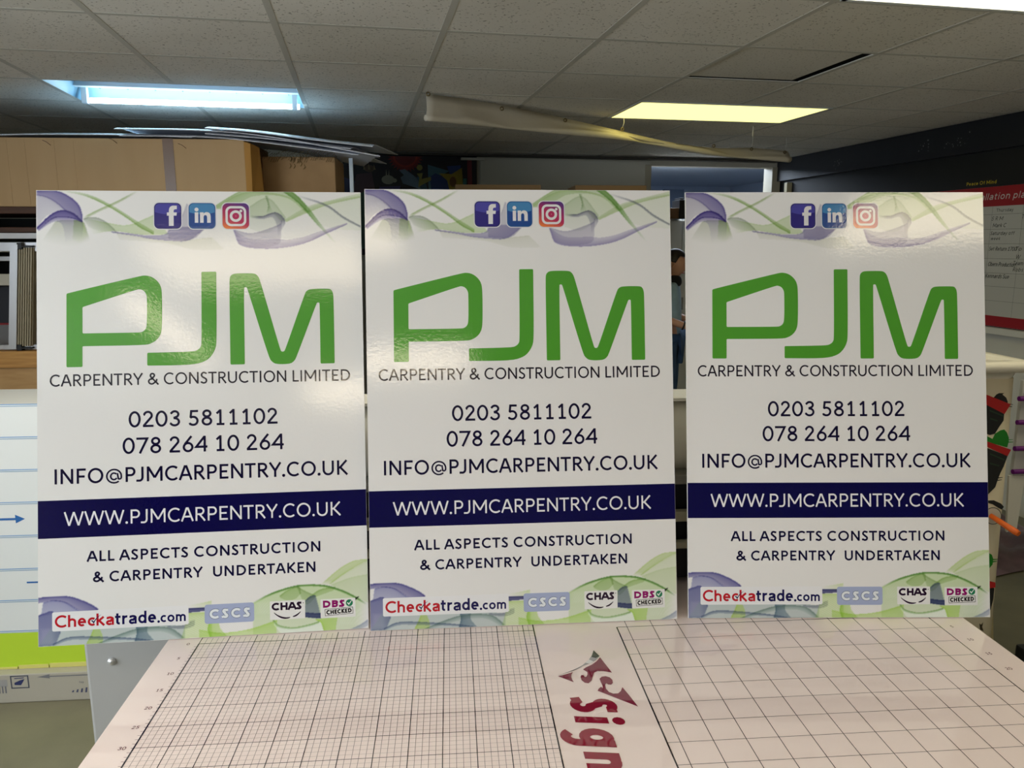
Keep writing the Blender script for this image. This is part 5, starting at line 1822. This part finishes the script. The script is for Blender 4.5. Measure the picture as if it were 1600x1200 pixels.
dgm.to_mesh(body.data)
dgm.free()
for m_ in head.data.materials[1:]:
    body.data.materials.append(m_)
bpy.data.objects.remove(head)
body.location = (hd.x - .03, hd.y, hd.z - 1.492)
body.rotation_euler = (0, 0, math.radians(-24))
tag(body, 'person in pale blue denim shirt and jeans, seen between the middle and right boards', 'person')
# clothes
top = [(0, 0, .86), (0, 0, 1.06), (0, 0, 1.22), (-.01, 0, 1.335)]
TE = [(0, 1), (1, 2), (2, 3)]
TR = [(.135, .172), (.112, .145), (.120, .168), (.066, .085)]
for s in (-1, 1):
    b = len(top)
    top += [ARM[s][0], ARM[s][1], tuple(Vector(ARM[s][1]) * .66 + Vector(ARM[s][2]) * .34)]
    TR += [(.066, .066), (.054, .054), (.047, .047)]
    TE += [(2, b), (b, b + 1), (b + 1, b + 2)]
shirt = skin('shirt', top, TE, TR, mat('pale_denim', (160, 188, 208), .8, noise=(14, (140, 168, 190), .35, .7)), body)
leg = [(0, 0, .885)]
LE, LR = [], [(.130, .166)]
for s in (-1, 1):
    b = len(leg)
    leg += [(0, s * .09, .82), (.02, s * .095, .47), (-.01, s * .10, .10)]
    LR += [(.102, .098), (.072, .072), (.058, .058)]
    LE += [(0, b), (b, b + 1), (b + 1, b + 2)]
skin('jeans', leg, LE, LR, mat('blue_jeans', (58, 86, 122), .85, noise=(10, (44, 70, 104), .35, .7)), body)
skin('scarf', [(.02, 0, 1.30), (.03, 0, 1.36), (.025, 0, 1.405)], [(0, 1), (1, 2)], [(.075, .085), (.072, .08), (.055, .06)], mat('black_knit', (20, 20, 24), .9), body)
for s in (-1, 1):
    skin('shoe', [(-.05, s * .10, .045), (.04, s * .105, .045), (.17, s * .118, .034)], [(0, 1), (1, 2)], [(.042, .046), (.045, .048), (.03, .042)], mat('dark_shoe', (34, 32, 34), .5), body)
mb = MB()
rows = []
for a in range(16):
    th = PI * .60 * a / 15
    r = []
    for b in range(32):
        ph = 2 * PI * b / 32
        x, y, z = math.sin(th) * math.cos(ph), math.sin(th) * math.sin(ph), math.cos(th)
        lim = 1.0
        if x > .25:                                            # hairline above the forehead
            z = max(z, .55 + .1 * (1 - x))
        elif x > -.2:
            z = max(z, .1)
        r.append(hm @ Vector((.106 * x - .004, .084 * y, .122 * z + .002)))
    rows.append(r)
mb.grid(rows, closed=True)
bun = [[hm @ Vector((-.115 + .036 * math.sin(PI * a / 8) * math.cos(2 * PI * b / 12), .036 * math.sin(PI * a / 8) * math.sin(2 * PI * b / 12), .01 + .036 * math.cos(PI * a / 8))) for b in range(12)] for a in range(9)]
mb.grid(bun, closed=True)
mb.build('hair', mat('dark_brown_hair', (38, 28, 24), .5, noise=(60, (24, 17, 14), .4, .6)), body)
mb = MB()
wq = Vector(ARM[-1][1]) * .22 + Vector(ARM[-1][2]) * .78
d_ = (Vector(ARM[-1][2]) - Vector(ARM[-1][1])).normalized()
u_ = d_.cross(Vector((0, 1, 0))).normalized()
v_ = d_.cross(u_)
mb.tube([wq + (u_ * math.cos(t * PI / 8) + v_ * math.sin(t * PI / 8)) * .034 for t in range(17)], .007, 8)
mb.build('wrist_band', mat('black_band', (18, 18, 20), .5), body)
